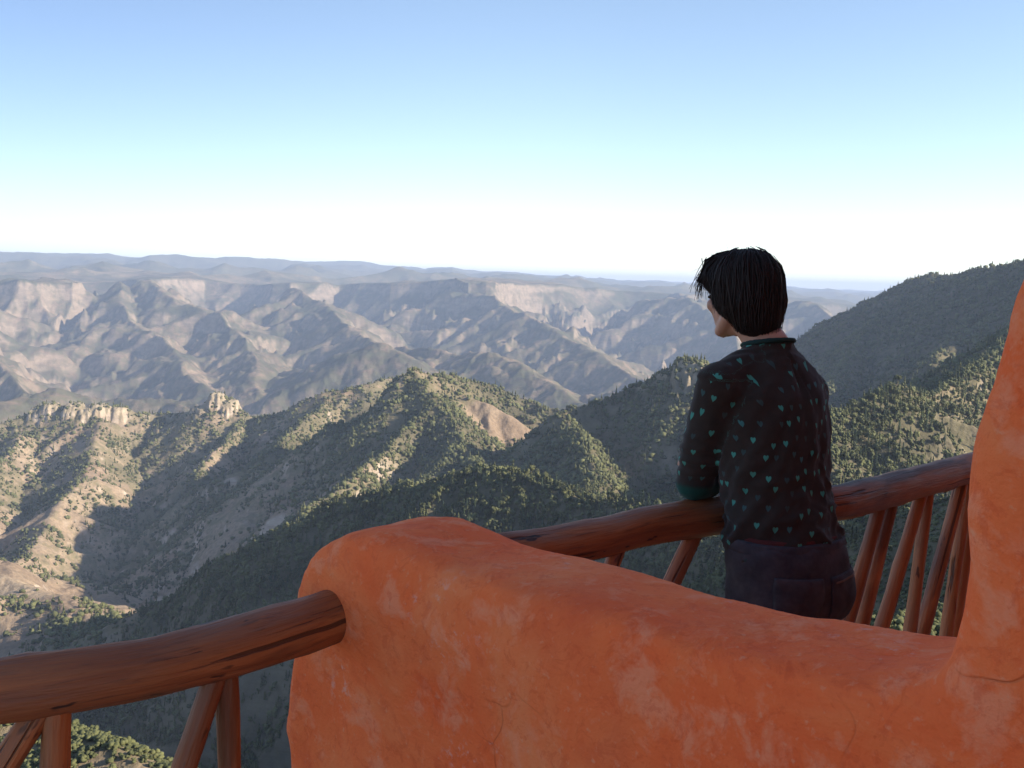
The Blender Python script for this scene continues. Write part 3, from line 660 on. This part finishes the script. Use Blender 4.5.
# ---- jeans
def jeans_b(bm):
    loft(bm, [(-.02, -.015, .70, .152, .112, .8), (-.02, -.018, .75, .156, .120, .82), (-.02, -.018, .80, .156, .120, .82), (-.021, -.010, .85, .158, .118, .82), (-.022, -.002, .888, .152, .112, .85)], 56)
    for s, fx in ((1, .03), (-1, -.05)):
        hip = pw(-.02+.075*s, -.010, .74); kn = pw(-.02+.085*s, .03+fx*.4, .42); an = pw(-.02+.09*s, -.03+fx, .09)
        limb(bm, [hip, kn, an], [.088, .070, .062], .015)
        ball(bm, pw(-.02+.072*s, -.068, .765), (.076, .068, .085), (PL, PF, Vector((0, 0, 1))))
def denim():
    t = NT('dark_denim'); P = t.n('ShaderNodeNewGeometry').outputs['Position']
    n = t.noise(P, 18, 5, .65); tw = t.n('ShaderNodeTexWave', wave_type='BANDS', bands_direction='DIAGONAL'); tw.inputs['Scale'].default_value = 260; t.l(P, tw.inputs['Vector'])
    c = t.mix(t.ramp(n, [(.35, 0.0), (.7, 1.0)]), (.032, .028, .034), (.080, .070, .076)); c = t.mix(t.math('MULTIPLY', tw.outputs[0], .25), c, (.09, .085, .095))
    return t.set(Base_Color=c, Roughness=.85, Specular_IOR_Level=.2, Normal=t.bump(tw.outputs[0], .15, .002))
DEN = denim(); jeans = make('jeans', jeans_b, DEN, .008, 7, person)
me = jeans.data; V = verts_of(me); Nn = normals_of(me)
set_verts(me, V+Nn*(.004*fbm(V[:, 0]*11+V[:, 2]*9, V[:, 2]*14-V[:, 1]*6, 3, 331)+.003*ridged(V[:, 0]*9-V[:, 2]*6, V[:, 2]*6+V[:, 1]*7, 2, 335)*np.clip((V[:, 2]-.3)*3, 0, 1))[:, None])
from mathutils.bvhtree import BVHTree
def patch(name, cx, cz, w_, h_, off, mat, parent, shape, tilt=0, az=0, thick=.003):
    bv = BVHTree.FromPolygons([v.co.copy() for v in jeans.data.vertices], [tuple(p.vertices) for p in jeans.data.polygons])
    nx, nz = 22, 22; bm = bmesh.new(); g = {}
    for i_ in range(nx+1):
        for j_ in range(nz+1):
            a = (i_/nx-.5); b = (j_/nz-.5)
            if not shape(a, b): continue
            l = cx+a*w_*math.cos(tilt)-b*h_*math.sin(tilt); z = cz+b*h_*math.cos(tilt)+a*w_*math.sin(tilt)
            hit = bv.ray_cast(pw(l, -.5, z), PF)
            if hit[0] is None: continue
            edge_ = max(abs(a), abs(b))*2
            g[(i_, j_)] = bm.verts.new(hit[0]+hit[1]*(off*(1-.6*max(0, edge_-.85)/.15)))
    for (i_, j_) in list(g):
        k4 = [(i_, j_), (i_+1, j_), (i_+1, j_+1), (i_, j_+1)]
        if all(k in g for k in k4): bm.faces.new([g[k] for k in k4])
    bmesh.ops.recalc_face_normals(bm, faces=bm.faces)
    if thick: bmesh.ops.solidify(bm, geom=bm.faces[:], thickness=thick)
    me_ = bpy.data.meshes.new(name); bm.to_mesh(me_); bm.free(); return link(name, me_, mat, parent)
pk = lambda a, b: b > -.5+abs(a)*.22
STI = plain('rust_stitching', (.13, .08, .06), (.20, .13, .10))
for s in (1, -1):
    patch('back_pocket', -.02+.076*s, .762, .118, .125, .0055, DEN, jeans, pk, .06*s)
    patch('pocket_stitching', -.02+.076*s, .810, .108, .005, .0075, STI, jeans, lambda a, b: True, .06*s, thick=0)
def wb(bm): loft(bm, [(-.022, -.004, .862, .158, .117, .85), (-.022, -.001, .896, .155, .114, .85)], 56)
make('waistband', wb, DEN, .007, 2, jeans)
# ---- shoes
SH = plain('black_leather', (.02, .018, .018), (.04, .035, .03), 20, .5)
for s, fx in ((1, .03), (-1, -.05)):
    an = pw(-.02+.09*s, -.03+fx, .09)
    def shoe(bm):
        limb(bm, [an-Vector((0, 0, .045))-PF*.03, an-Vector((0, 0, .048))+PF*.06, an-Vector((0, 0, .060))+PF*.15], [.042, .040, .028])
    o = make('shoe', shoe, SH, .008, 3, person); V = verts_of(o.data); V[:, 2] = np.maximum(V[:, 2], .003); set_verts(o.data, V)
# ---- hair: a cap of hair with locks laid over it
def hair_mat():
    t = NT('dark_hair'); P = t.n('ShaderNodeNewGeometry').outputs['Position']; n = t.noise(t.mapped(P, (160, 160, 14)), 1, 3, .6)
    return t.set(Base_Color=t.mix(n, (.010, .007, .006), (.034, .022, .017)), Roughness=.6, Specular_IOR_Level=.2, Normal=t.bump(n, .25, .002))
HM = hair_mat()
UPW = Vector((0, 0, 1))
def hair_b(bm):
    ball(bm, hp(0, -.018, .030), (.084, .098, .086), HX, 3)
    ball(bm, hp(0, -.048, -.018), (.080, .068, .078), HX, 3)
    ball(bm, hp(0, -.060, -.064), (.064, .050, .052), HX, 3)
    for s in (-1, 1):
        ball(bm, hp(.056*s, -.010, .000), (.028, .048, .062), HX); ball(bm, hp(.060*s, -.026, -.036), (.018, .026, .032), HX)
    ball(bm, hp(0, .044, .070), (.066, .050, .040), HX, 3)
    for s in (-1, 1): ball(bm, hp(.056*s, .040, .040), (.020, .036, .040), HX)
hair = make('hair', hair_b, HM, .0055, 6, person)
me = hair.data; V = verts_of(me); Nn = normals_of(me); q = V-np.array(HC); ha = np.arctan2(q@np.array(HL), q@np.array(HF))
set_verts(me, V+Nn*(.004*fbm(ha*4, V[:, 2]*14, 3, 351))[:, None])
bvh_h = BVHTree.FromPolygons([Vector(v) for v in V], [tuple(p.vertices) for p in me.polygons])
rg = np.random.default_rng(5); bm = bmesh.new()
CRN = hp(.012, -.030, .118)                # the crown the hair falls from
for q_ in range(3200):
    az_ = rg.uniform(-math.pi, math.pi); ca, sa = math.cos(az_), math.sin(az_); front = max(0.0, ca)
    start = rg.uniform(0, .55); n = 8
    bottom = -.134+rg.normal()*.007-.008*math.cos(az_*1)*(ca < 0)
    bottom += .022*sa*sa+rg.normal()*.004
    if ca > -.15: bottom = -.082+.125*min(1, (ca+.15)/.9)+rg.normal()*.010
    if abs(az_) < .30: bottom = .045+rg.uniform(-.01, .015)
    sw = rg.normal()*.22; lift = rg.uniform(.000, .0035)+(.006 if rg.random() < .05 else 0); lay_ = []
    for i_ in range(n):
        k = start+(1-start)*i_/(n-1); a_ = az_+sw*(k-start)+.10*math.sin(k*7+q_)*.5
        u_ = .112+(bottom-.112)*k**1.25; rad_ = .2
        tgt = hp(math.sin(a_)*rad_*min(1, .25+k*1.4), -.022+math.cos(a_)*rad_*min(1, .25+k*1.4), u_+(1-min(1, .25+k*1.4))*.16)
        ctr_ = hp(0, -.022, min(.03, max(-.085, u_)))
        d_ = (ctr_-tgt).normalized(); hit = bvh_h.ray_cast(tgt, d_)
        p = hit[0] if hit[0] is not None else tgt+d_*.11
        lay_.append(p-d_*(lift+.001)*(1 if i_ < n-1 else 1.6))
    rad0 = rg.uniform(.0008, .0019); prev = None
    for i_, p in enumerate(lay_):
        d_ = (lay_[min(i_+1, n-1)]-lay_[max(i_-1, 0)])
        if d_.length < 1e-6: continue
        d_.normalize(); a = d_.cross(p-HC).normalized(); b = a.cross(d_)
        rr_ = rad0*(1-.8*(i_/(n-1))**2)*(.4 if i_ == 0 else 1)
        ring = [bm.verts.new(p+(a*math.cos(t_)*1.7+b*math.sin(t_)*.7)*rr_) for t_ in (0, 1.571, 3.142, 4.712)]
        if prev:
            for w_ in range(4): bm.faces.new((prev[w_], prev[(w_+1) % 4], ring[(w_+1) % 4], ring[w_]))
        prev = ring
# a few fine forelocks falling beside the forehead, and flyaways
for q_ in range(90):
    fl = q_ < 70
    if fl: p0 = hp(.035+rg.normal()*.016, .050+rg.normal()*.014, .100); p1 = hp(.064+rg.normal()*.006, .078+rg.normal()*.010, .070); p2 = hp(.070+rg.normal()*.007, .078+rg.normal()*.012, .018+rg.normal()*.016)
    else:
        a_ = rg.uniform(-3.1, 3.1); p0 = hp(math.sin(a_)*.07, -.02+math.cos(a_)*.08, .085); p1 = p0+(p0-HC).normalized()*.022+Vector(rg.normal(size=3)*.006); p2 = p1+(p0-HC).normalized()*.004+Vector(rg.normal(size=3)*.014)
    prev = None
    for i_ in range(7):
        k = i_/6; p = p0*(1-k)**2+p1*2*k*(1-k)+p2*k*k; r_ = (.0014 if fl else .0006)*(1-.7*k)
        ring = [bm.verts.new(p+HL*math.cos(t_)*r_+HF*math.sin(t_)*r_) for t_ in (0, 2.094, 4.189)]
        if prev:
            for w_ in range(3): bm.faces.new((prev[w_], prev[(w_+1) % 3], ring[(w_+1) % 3], ring[w_]))
        prev = ring
bmesh.ops.recalc_face_normals(bm, faces=bm.faces)
me = bpy.data.meshes.new('hair_locks'); bm.to_mesh(me); bm.free(); link('hair_locks', me, HM, hair)
# ------------------------------------------------------------------ trees and scrub on the slopes
def leaf_mat(name, dark, light):
    t = NT(name); g = t.n('ShaderNodeNewGeometry'); oi = t.n('ShaderNodeObjectInfo')
    P = g.outputs['Position']
    n = t.noise(P, .9, 3, .6); big = t.noise(P, .045, 2, .5)
    c = t.mix(t.ramp(n, [(.35, 0.0), (.65, 1.0)]), dark, light)
    c = t.mix(t.ramp(big, [(.4, 0.0), (.65, .7)]), c, tuple(x*1.35 for x in light))
    return t.set(Base_Color=c, Roughness=.85, Specular_IOR_Level=.15)
LEAF = leaf_mat('oak_leaves', (.030, .038, .018), (.105, .108, .045))
def bark_mat():
    t = NT('grey_bark'); g = t.n('ShaderNodeNewGeometry')
    n = t.noise(t.mapped(g.outputs['Position'], (3, 3, .6)), 1, 4, .6)
    return t.set(Base_Color=t.mix(n, (.07, .055, .04), (.2, .16, .12)), Roughness=.9, Specular_IOR_Level=.1)
BARK = bark_mat()
# visible columns of the sheet: running maximum of the elevation angle
elev = (Hg-1.5)/Rg
vis = elev >= np.maximum.accumulate(elev, axis=0)-2e-3
def ground(x, y):                          # height of the sheet under a point (bilinear)
    a = np.arctan2(x, y); r = np.hypot(x, y)
    fi = np.interp(r, RR, np.arange(NR)); fj = np.interp(a, fine, np.arange(len(fine)))
    i0 = np.clip(fi.astype(int), 0, NR-2); j0 = np.clip(fj.astype(int), 0, len(fine)-2)
    u = fi-i0; v = fj-j0
    return Hg[i0, j0]*(1-u)*(1-v)+Hg[i0+1, j0]*u*(1-v)+Hg[i0, j0+1]*(1-u)*v+Hg[i0+1, j0+1]*u*v, i0, j0
dHr = np.gradient(Hg, axis=0)/np.gradient(RR)[:, None]
VG = VEG.reshape(NR, NA)
def scatter(n, r0, r1, amax=31, thr=.45, power=1.0):
    a = np.radians(RNG.uniform(-amax, amax, n)); r = np.sqrt(RNG.uniform(r0*r0, r1*r1, n)) if r1/r0 < 3 else r0*(r1/r0)**(RNG.random(n)**.6)
    x = np.sin(a)*r; y = np.cos(a)*r
    z, i, j = ground(x, y)
    dens = VG[i, j]*.55 + .85*fbm(x/40, y/40, 3, 111) + .6*fbm(x/170, y/170, 2, 117) + .20
    k = (dens > RNG.random(n)*.9) & vis[np.minimum(i+1, NR-1), j] & (np.abs(dHr[i, j]) < 1.5)
    return x[k], y[k], z[k], r[k]
# a low crown: a lumpy ball of leaf clumps
def crown_variants(nv, nseg, nclump):
    out = []
    bm = bmesh.new(); bmesh.ops.create_icosphere(bm, subdivisions=1, radius=1); bm.verts.ensure_lookup_table()
    base = np.array([v.co[:] for v in bm.verts]); fc = np.array([[v.index for v in f.verts] for f in bm.faces]); bm.free()
    for q in range(nv):
        V = []; Fc = []
        for c in range(nclump):
            if nclump == 1: o = np.array([0, 0, .0]); s = 1.0
            else:
                th = RNG.random()*6.28; rad = .55*math.sqrt(RNG.random()); o = np.array([math.cos(th)*rad, math.sin(th)*rad, RNG.uniform(-.35, .5)]); s = RNG.uniform(.32, .55)
            b = base*s*(1+.35*RNG.standard_normal((len(base), 1))*.7)*np.array([1, 1, .85])+o
            Fc.append(fc+len(V)*len(base)); V.append(b)
        out.append((np.concatenate(V), np.concatenate(Fc)))
    return out
def cone_variants(nv, tiers):
    out = []
    for q in range(nv):
        V = []; Fc = []; n = 7
        for t_ in range(tiers):
            z0 = -.9+t_*(2.5/tiers); z1 = z0+2.5/tiers*1.5; rr = .62*(1-t_/tiers*.8)*RNG.uniform(.85, 1.15); o = len(V)
            for k in range(n): V.append((math.cos(k*6.28/n+t_)*rr*RNG.uniform(.6, 1.2), math.sin(k*6.28/n+t_)*rr*RNG.uniform(.6, 1.2), z0+RNG.uniform(-.1, .1)))
            V.append((0, 0, z1)); V.append((0, 0, z0+.1))
            for k in range(n): Fc.append((o+k, o+(k+1) % n, o+n)); Fc.append((o+(k+1) % n, o+k, o+n+1))
        out.append((np.array(V), np.array(Fc)))
    return out
def bake(name, x, y, z, s, variants, squash=1.0, mat=LEAF):
    Vs = []; Fs = []; off = 0
    pick = RNG.integers(0, len(variants), len(x)); rot = RNG.random(len(x))*6.28; hs = RNG.uniform(.85, 1.35, len(x))
    for q, (bv, bf) in enumerate(variants):
        k = np.nonzero(pick == q)[0]
        if len(k) == 0: continue
        c, sn = np.cos(rot[k])[:, None], np.sin(rot[k])[:, None]; S = s[k][:, None]
        X = (bv[:, 0]*c-bv[:, 1]*sn)*S+x[k][:, None]; Y = (bv[:, 0]*sn+bv[:, 1]*c)*S+y[k][:, None]
        Z = bv[:, 2]*S*hs[k][:, None]*squash + z[k][:, None]+S*.75*squash
        Vs.append(np.stack([X, Y, Z], -1).reshape(-1, 3)); n = len(bv)
        Fs.append((bf[None]+(np.arange(len(k))*n)[:, None, None]+off).reshape(-1, 3)); off += n*len(k)
    me = mesh_np(name, np.concatenate(Vs), np.concatenate(Fs))
    return link(name, me, mat, smooth=False)
x, y, z, r = scatter(280000, 420, 3350)
size = 1.0+2.7*RNG.random(len(x))**2.0*np.clip(.85+r/4500, .8, 1.4)
nearm = r < 1100
print('TREES', len(x), nearm.sum())
fine_v = crown_variants(6, 1, 6)+cone_variants(3, 5); coarse_v = crown_variants(6, 1, 1)+cone_variants(2, 2); scrub_v = fine_v[:6]
# every tree that shows largest is a thing of its own: pick the 300 nearest in open view
def screen(x, y, z):
    v = np.stack([x, y, z], 1)-np.array(EYE); R_ = np.array(rgt); U_ = np.array(upv); F_ = np.array(fwd)
    d = v@F_; return 512+F_PX*(v@R_)/d, 384-F_PX*(v@U_)/d, d
px, py, dd = screen(x, y, z+3)
def in_open(px, py):                       # not behind the adobe wall, the rails or the woman
    wall = np.interp(px, [290, 300, 340, 400, 500, 600, 700, 850, 950, 975, 1005, 1024], [768, 585, 528, 515, 543, 563, 588, 620, 635, 540, 350, 280])
    rail_l = np.interp(px, [0, 150, 330], [655, 625, 590])
    ok = (py < wall-4) & (px > 3) & (px < 1020)
    ok &= ~((px < 345) & (py > rail_l-3) )
    rail_r = np.interp(px, [515, 620, 700, 831, 975], [540, 517, 500, 492, 455])
    ok &= ~((px > 515) & (py > rail_r-3))
    ok &= ~((px > 680) & (px < 848) & (py > 240))
    return ok
op = in_open(px, py) & (r > 500)
score = np.where(op, size/dd, 0)
sel = np.argsort(-score)[:290]
rest = np.ones(len(x), bool); rest[sel] = False
k1 = rest & nearm; k2 = rest & ~nearm
w1 = bake('woodland', np.concatenate([x[k1]]), y[k1], z[k1], size[k1], fine_v)
tag(w1, 'dark scrub oaks and pines covering the shaded middle slopes below the terrace', 'woodland', kind='stuff')
w2 = bake('scattered_trees', x[k2], y[k2], z[k2], size[k2], coarse_v)
tag(w2, 'tiny round trees dotting the tan ridges in front of the canyon', 'woodland', kind='stuff')
xs, ys, zs, rs_ = scatter(60000, 70, 520)
sz = RNG.uniform(.5, 1.5, len(xs))
sb = bake('scrub', xs, ys, zs-.2, sz, scrub_v, .8)
tag(sb, 'low green scrub covering the near hillside seen below the railings', 'scrub', kind='stuff')
# individual trees with their own crown and trunk (shared mesh data)
def leafy(seed, R=1.0, n=420):
    rg = np.random.default_rng(seed); cl = rg.normal(size=(11, 3)); cl /= np.linalg.norm(cl, axis=1)[:, None]
    cl *= rg.uniform(.25, .75, (11, 1)); cl[:, 2] = np.abs(cl[:, 2])*.75; rr_ = rg.uniform(.28, .46, 11)
    V = []; 
    for q in range(n):
        c = rg.integers(0, 11); d = rg.normal(size=3); d /= np.linalg.norm(d)
        p = cl[c]+d*rr_[c]*rg.uniform(.7, 1.05); t = np.cross(d, rg.normal(size=3)); t /= np.linalg.norm(t); b = np.cross(d, t); s = rg.uniform(.07, .14)
        t = t+d*rg.uniform(-.5, .5)
        V += [p-t*s-b*s, p+t*s-b*s, p+t*s+b*s, p-t*s+b*s]
    return mesh_np('crown', np.array(V), np.arange(n*4).reshape(-1, 4))
def trunk_mesh():
    bm = bmesh.new(); rings = []
    for k, (h, rad, dx) in enumerate([(-1.3, .10, 0), (-.9, .07, .02), (-.4, .055, .05), (.1, .04, .03), (.55, .015, .0)]):
        rings.append([bm.verts.new((dx+math.cos(a*math.pi/3)*rad, math.sin(a*math.pi/3)*rad, h)) for a in range(6)])
    for a, b in zip(rings, rings[1:]):
        for q in range(6): bm.faces.new((a[q], a[(q+1) % 6], b[(q+1) % 6], b[q]))
    bm.faces.new(rings[0][::-1]); bm.faces.new(rings[-1])
    for ang in (0.6, 2.6, 4.6):           # limbs
        p = Vector((.04, 0, -.3)); e = Vector((math.cos(ang)*.5, math.sin(ang)*.5, .25)); A = []; B = []
        for q in range(4):
            o = Vector((math.cos(q*1.57), math.sin(q*1.57), 0)); A.append(bm.verts.new(p+o*.03)); B.append(bm.verts.new(e+o*.012))
        for q in range(4): bm.faces.new((A[q], A[(q+1) % 4], B[(q+1) % 4], B[q]))
    me = bpy.data.meshes.new('trunk'); bm.to_mesh(me); bm.free(); return me
CR = [leafy(s) for s in range(4)]; TR = trunk_mesh(); TR.materials.append(BARK)
for c in CR: c.materials.append(LEAF)
def pine_crown(seed):
    rg = np.random.default_rng(seed); V = []
    for t_ in range(230):
        k = rg.random()**.8; z_ = -.75+k*2.55; rr = .58*(1-k)**.8+.04; th = rg.random()*6.28; c, s_ = math.cos(th), math.sin(th)
        tip = np.array([c*rr*rg.uniform(.8, 1.15), s_*rr*rg.uniform(.8, 1.15), z_-.10]); root_ = np.array([c*rr*.15, s_*rr*.15, z_+.05]); w_ = np.array([-s_, c, 0])*rg.uniform(.05, .10); m_ = (tip+root_)/2
        V += [root_, m_-w_, tip, m_+w_]
    return mesh_np('crown', np.array(V), np.arange(len(V)).reshape(-1, 4))
PC = [pine_crown(s) for s in (5, 6)]
NEEDLE = leaf_mat('pine_needles', (.020, .032, .018), (.055, .072, .035))
for c in PC: c.materials.append(NEEDLE)
for n_, q in enumerate(sel):
    pine = n_ % 3 == 0
    e = bpy.data.objects.new('pine_tree' if pine else 'oak_tree', None); COL.objects.link(e); S = float(size[q])
    e.location = (x[q], y[q], z[q]-.15*S); e.rotation_euler = (0, 0, random.random()*6.28); e.scale = (S, S, S*random.uniform(.9, 1.3))
    if pine: tag(e, 'slim dark pointed pine standing among round oaks on the wooded slope', 'tree', 'pines on the wooded slopes below the terrace')
    else: tag(e, 'small dark round-crowned oak growing among its like on the wooded slope', 'tree', 'oaks dotting the wooded slopes below the terrace')
    for nm, me_ in (('crown', PC[q % 2] if pine else CR[q % 4]), ('trunk', TR)):
        o = bpy.data.objects.new(nm, me_); COL.objects.link(o); o.parent = e; o.location = (0, 0, 1.15)
# ------------------------------------------------------------------ sky, sun, air
SUN_EL = math.radians(25); SUN_AZ = math.radians(104)     # azimuth clockwise from the view direction (+Y)
w = bpy.data.worlds.new('World'); sc.world = w; w.use_nodes = True
nt = w.node_tree; bg = nt.nodes['Background']
sky = nt.nodes.new('ShaderNodeTexSky'); sky.sky_type = 'NISHITA'; sky.sun_disc = False
sky.sun_elevation = SUN_EL; sky.sun_rotation = SUN_AZ; sky.altitude = 2300; sky.air_density = 1.0; sky.dust_density = .6; sky.ozone_density = 1.0
tm = nt.nodes.new('ShaderNodeMix'); tm.data_type = 'RGBA'; tm.blend_type = 'MULTIPLY'; tm.inputs[0].default_value = 1; tm.inputs[7].default_value = (1.03, 1.0, .98, 1); nt.links.new(sky.outputs[0], tm.inputs[6]); 
tc = nt.nodes.new('ShaderNodeTexCoord'); sx = nt.nodes.new('ShaderNodeSeparateXYZ'); nt.links.new(tc.outputs['Generated'], sx.inputs[0])
mx = nt.nodes.new('ShaderNodeMapRange'); mx.interpolation_type = 'SMOOTHSTEP'; mx.inputs['From Min'].default_value = .08; mx.inputs['From Max'].default_value = -.62; nt.links.new(sx.outputs[0], mx.inputs['Value'])
mz = nt.nodes.new('ShaderNodeMapRange'); mz.interpolation_type = 'SMOOTHSTEP'; mz.inputs['From Min'].default_value = .60; mz.inputs['From Max'].default_value = .22; nt.links.new(sx.outputs[2], mz.inputs['Value'])
mm = nt.nodes.new('ShaderNodeMath'); mm.operation = 'MULTIPLY'; nt.links.new(mx.outputs[0], mm.inputs[0]); nt.links.new(mz.outputs[0], mm.inputs[1])
t2 = nt.nodes.new('ShaderNodeMix'); t2.data_type = 'RGBA'; t2.blend_type = 'MULTIPLY'; t2.inputs[7].default_value = (.57, .61, .71, 1); nt.links.new(mm.outputs[0], t2.inputs[0]); nt.links.new(tm.outputs[2], t2.inputs[6])
t3 = nt.nodes.new('ShaderNodeMix'); t3.data_type = 'RGBA'; t3.blend_type = 'MULTIPLY'; t3.inputs[7].default_value = (1.0, .968, .93, 1); nt.links.new(mz.outputs[0], t3.inputs[0]); nt.links.new(t2.outputs[2], t3.inputs[6])
nt.links.new(t3.outputs[2], bg.inputs[0]); bg.inputs[1].default_value = .116
sd = bpy.data.lights.new('sun', 'SUN'); sd.energy = 4.7; sd.angle = math.radians(.6); sd.color = (1, .88, .72)
so = bpy.data.objects.new('sun', sd); COL.objects.link(so)
sv = Vector((math.sin(SUN_AZ)*math.cos(SUN_EL), math.cos(SUN_AZ)*math.cos(SUN_EL), math.sin(SUN_EL)))
so.rotation_euler = sv.to_track_quat('Z', 'Y').to_euler(); so.location = (20, -10, 30)
sc.view_settings.view_transform = 'Standard'; sc.view_settings.look = 'None'; sc.view_settings.gamma = 1
sc.view_settings.exposure = 1.22; sc.view_settings.use_curve_mapping = False
zmin, zmax = float(TH.min()), float(TH.max())
me = bpy.data.meshes.new('haze'); bm = bmesh.new(); bmesh.ops.create_cube(bm, size=1)
S = 43000*2+50
for v in bm.verts: v.co = Vector((v.co.x*S, v.co.y*S, (zmin-1) if v.co.z < 0 else (zmax+12)))
bm.to_mesh(me); bm.free()
hm = bpy.data.materials.new('blue_air'); hm.use_nodes = True; hm.node_tree.nodes.clear()
ho = hm.node_tree.nodes.new('ShaderNodeOutputMaterial'); hv = hm.node_tree.nodes.new('ShaderNodeVolumePrincipled')
hv.inputs['Color'].default_value = (.59, .73, 1.0, 1); hv.inputs['Density'].default_value = 5.6e-5; hv.inputs['Anisotropy'].default_value = .0
hm.node_tree.links.new(hv.outputs[0], ho.inputs['Volume'])
haze = link('haze', me, hm, smooth=False); tag(haze, kind='stuff', label='thin blue haze filling the canyon air', cat='haze')
sc.cycles.volume_bounces = 0; sc.cycles.max_bounces = 6; sc.cycles.use_denoising = True
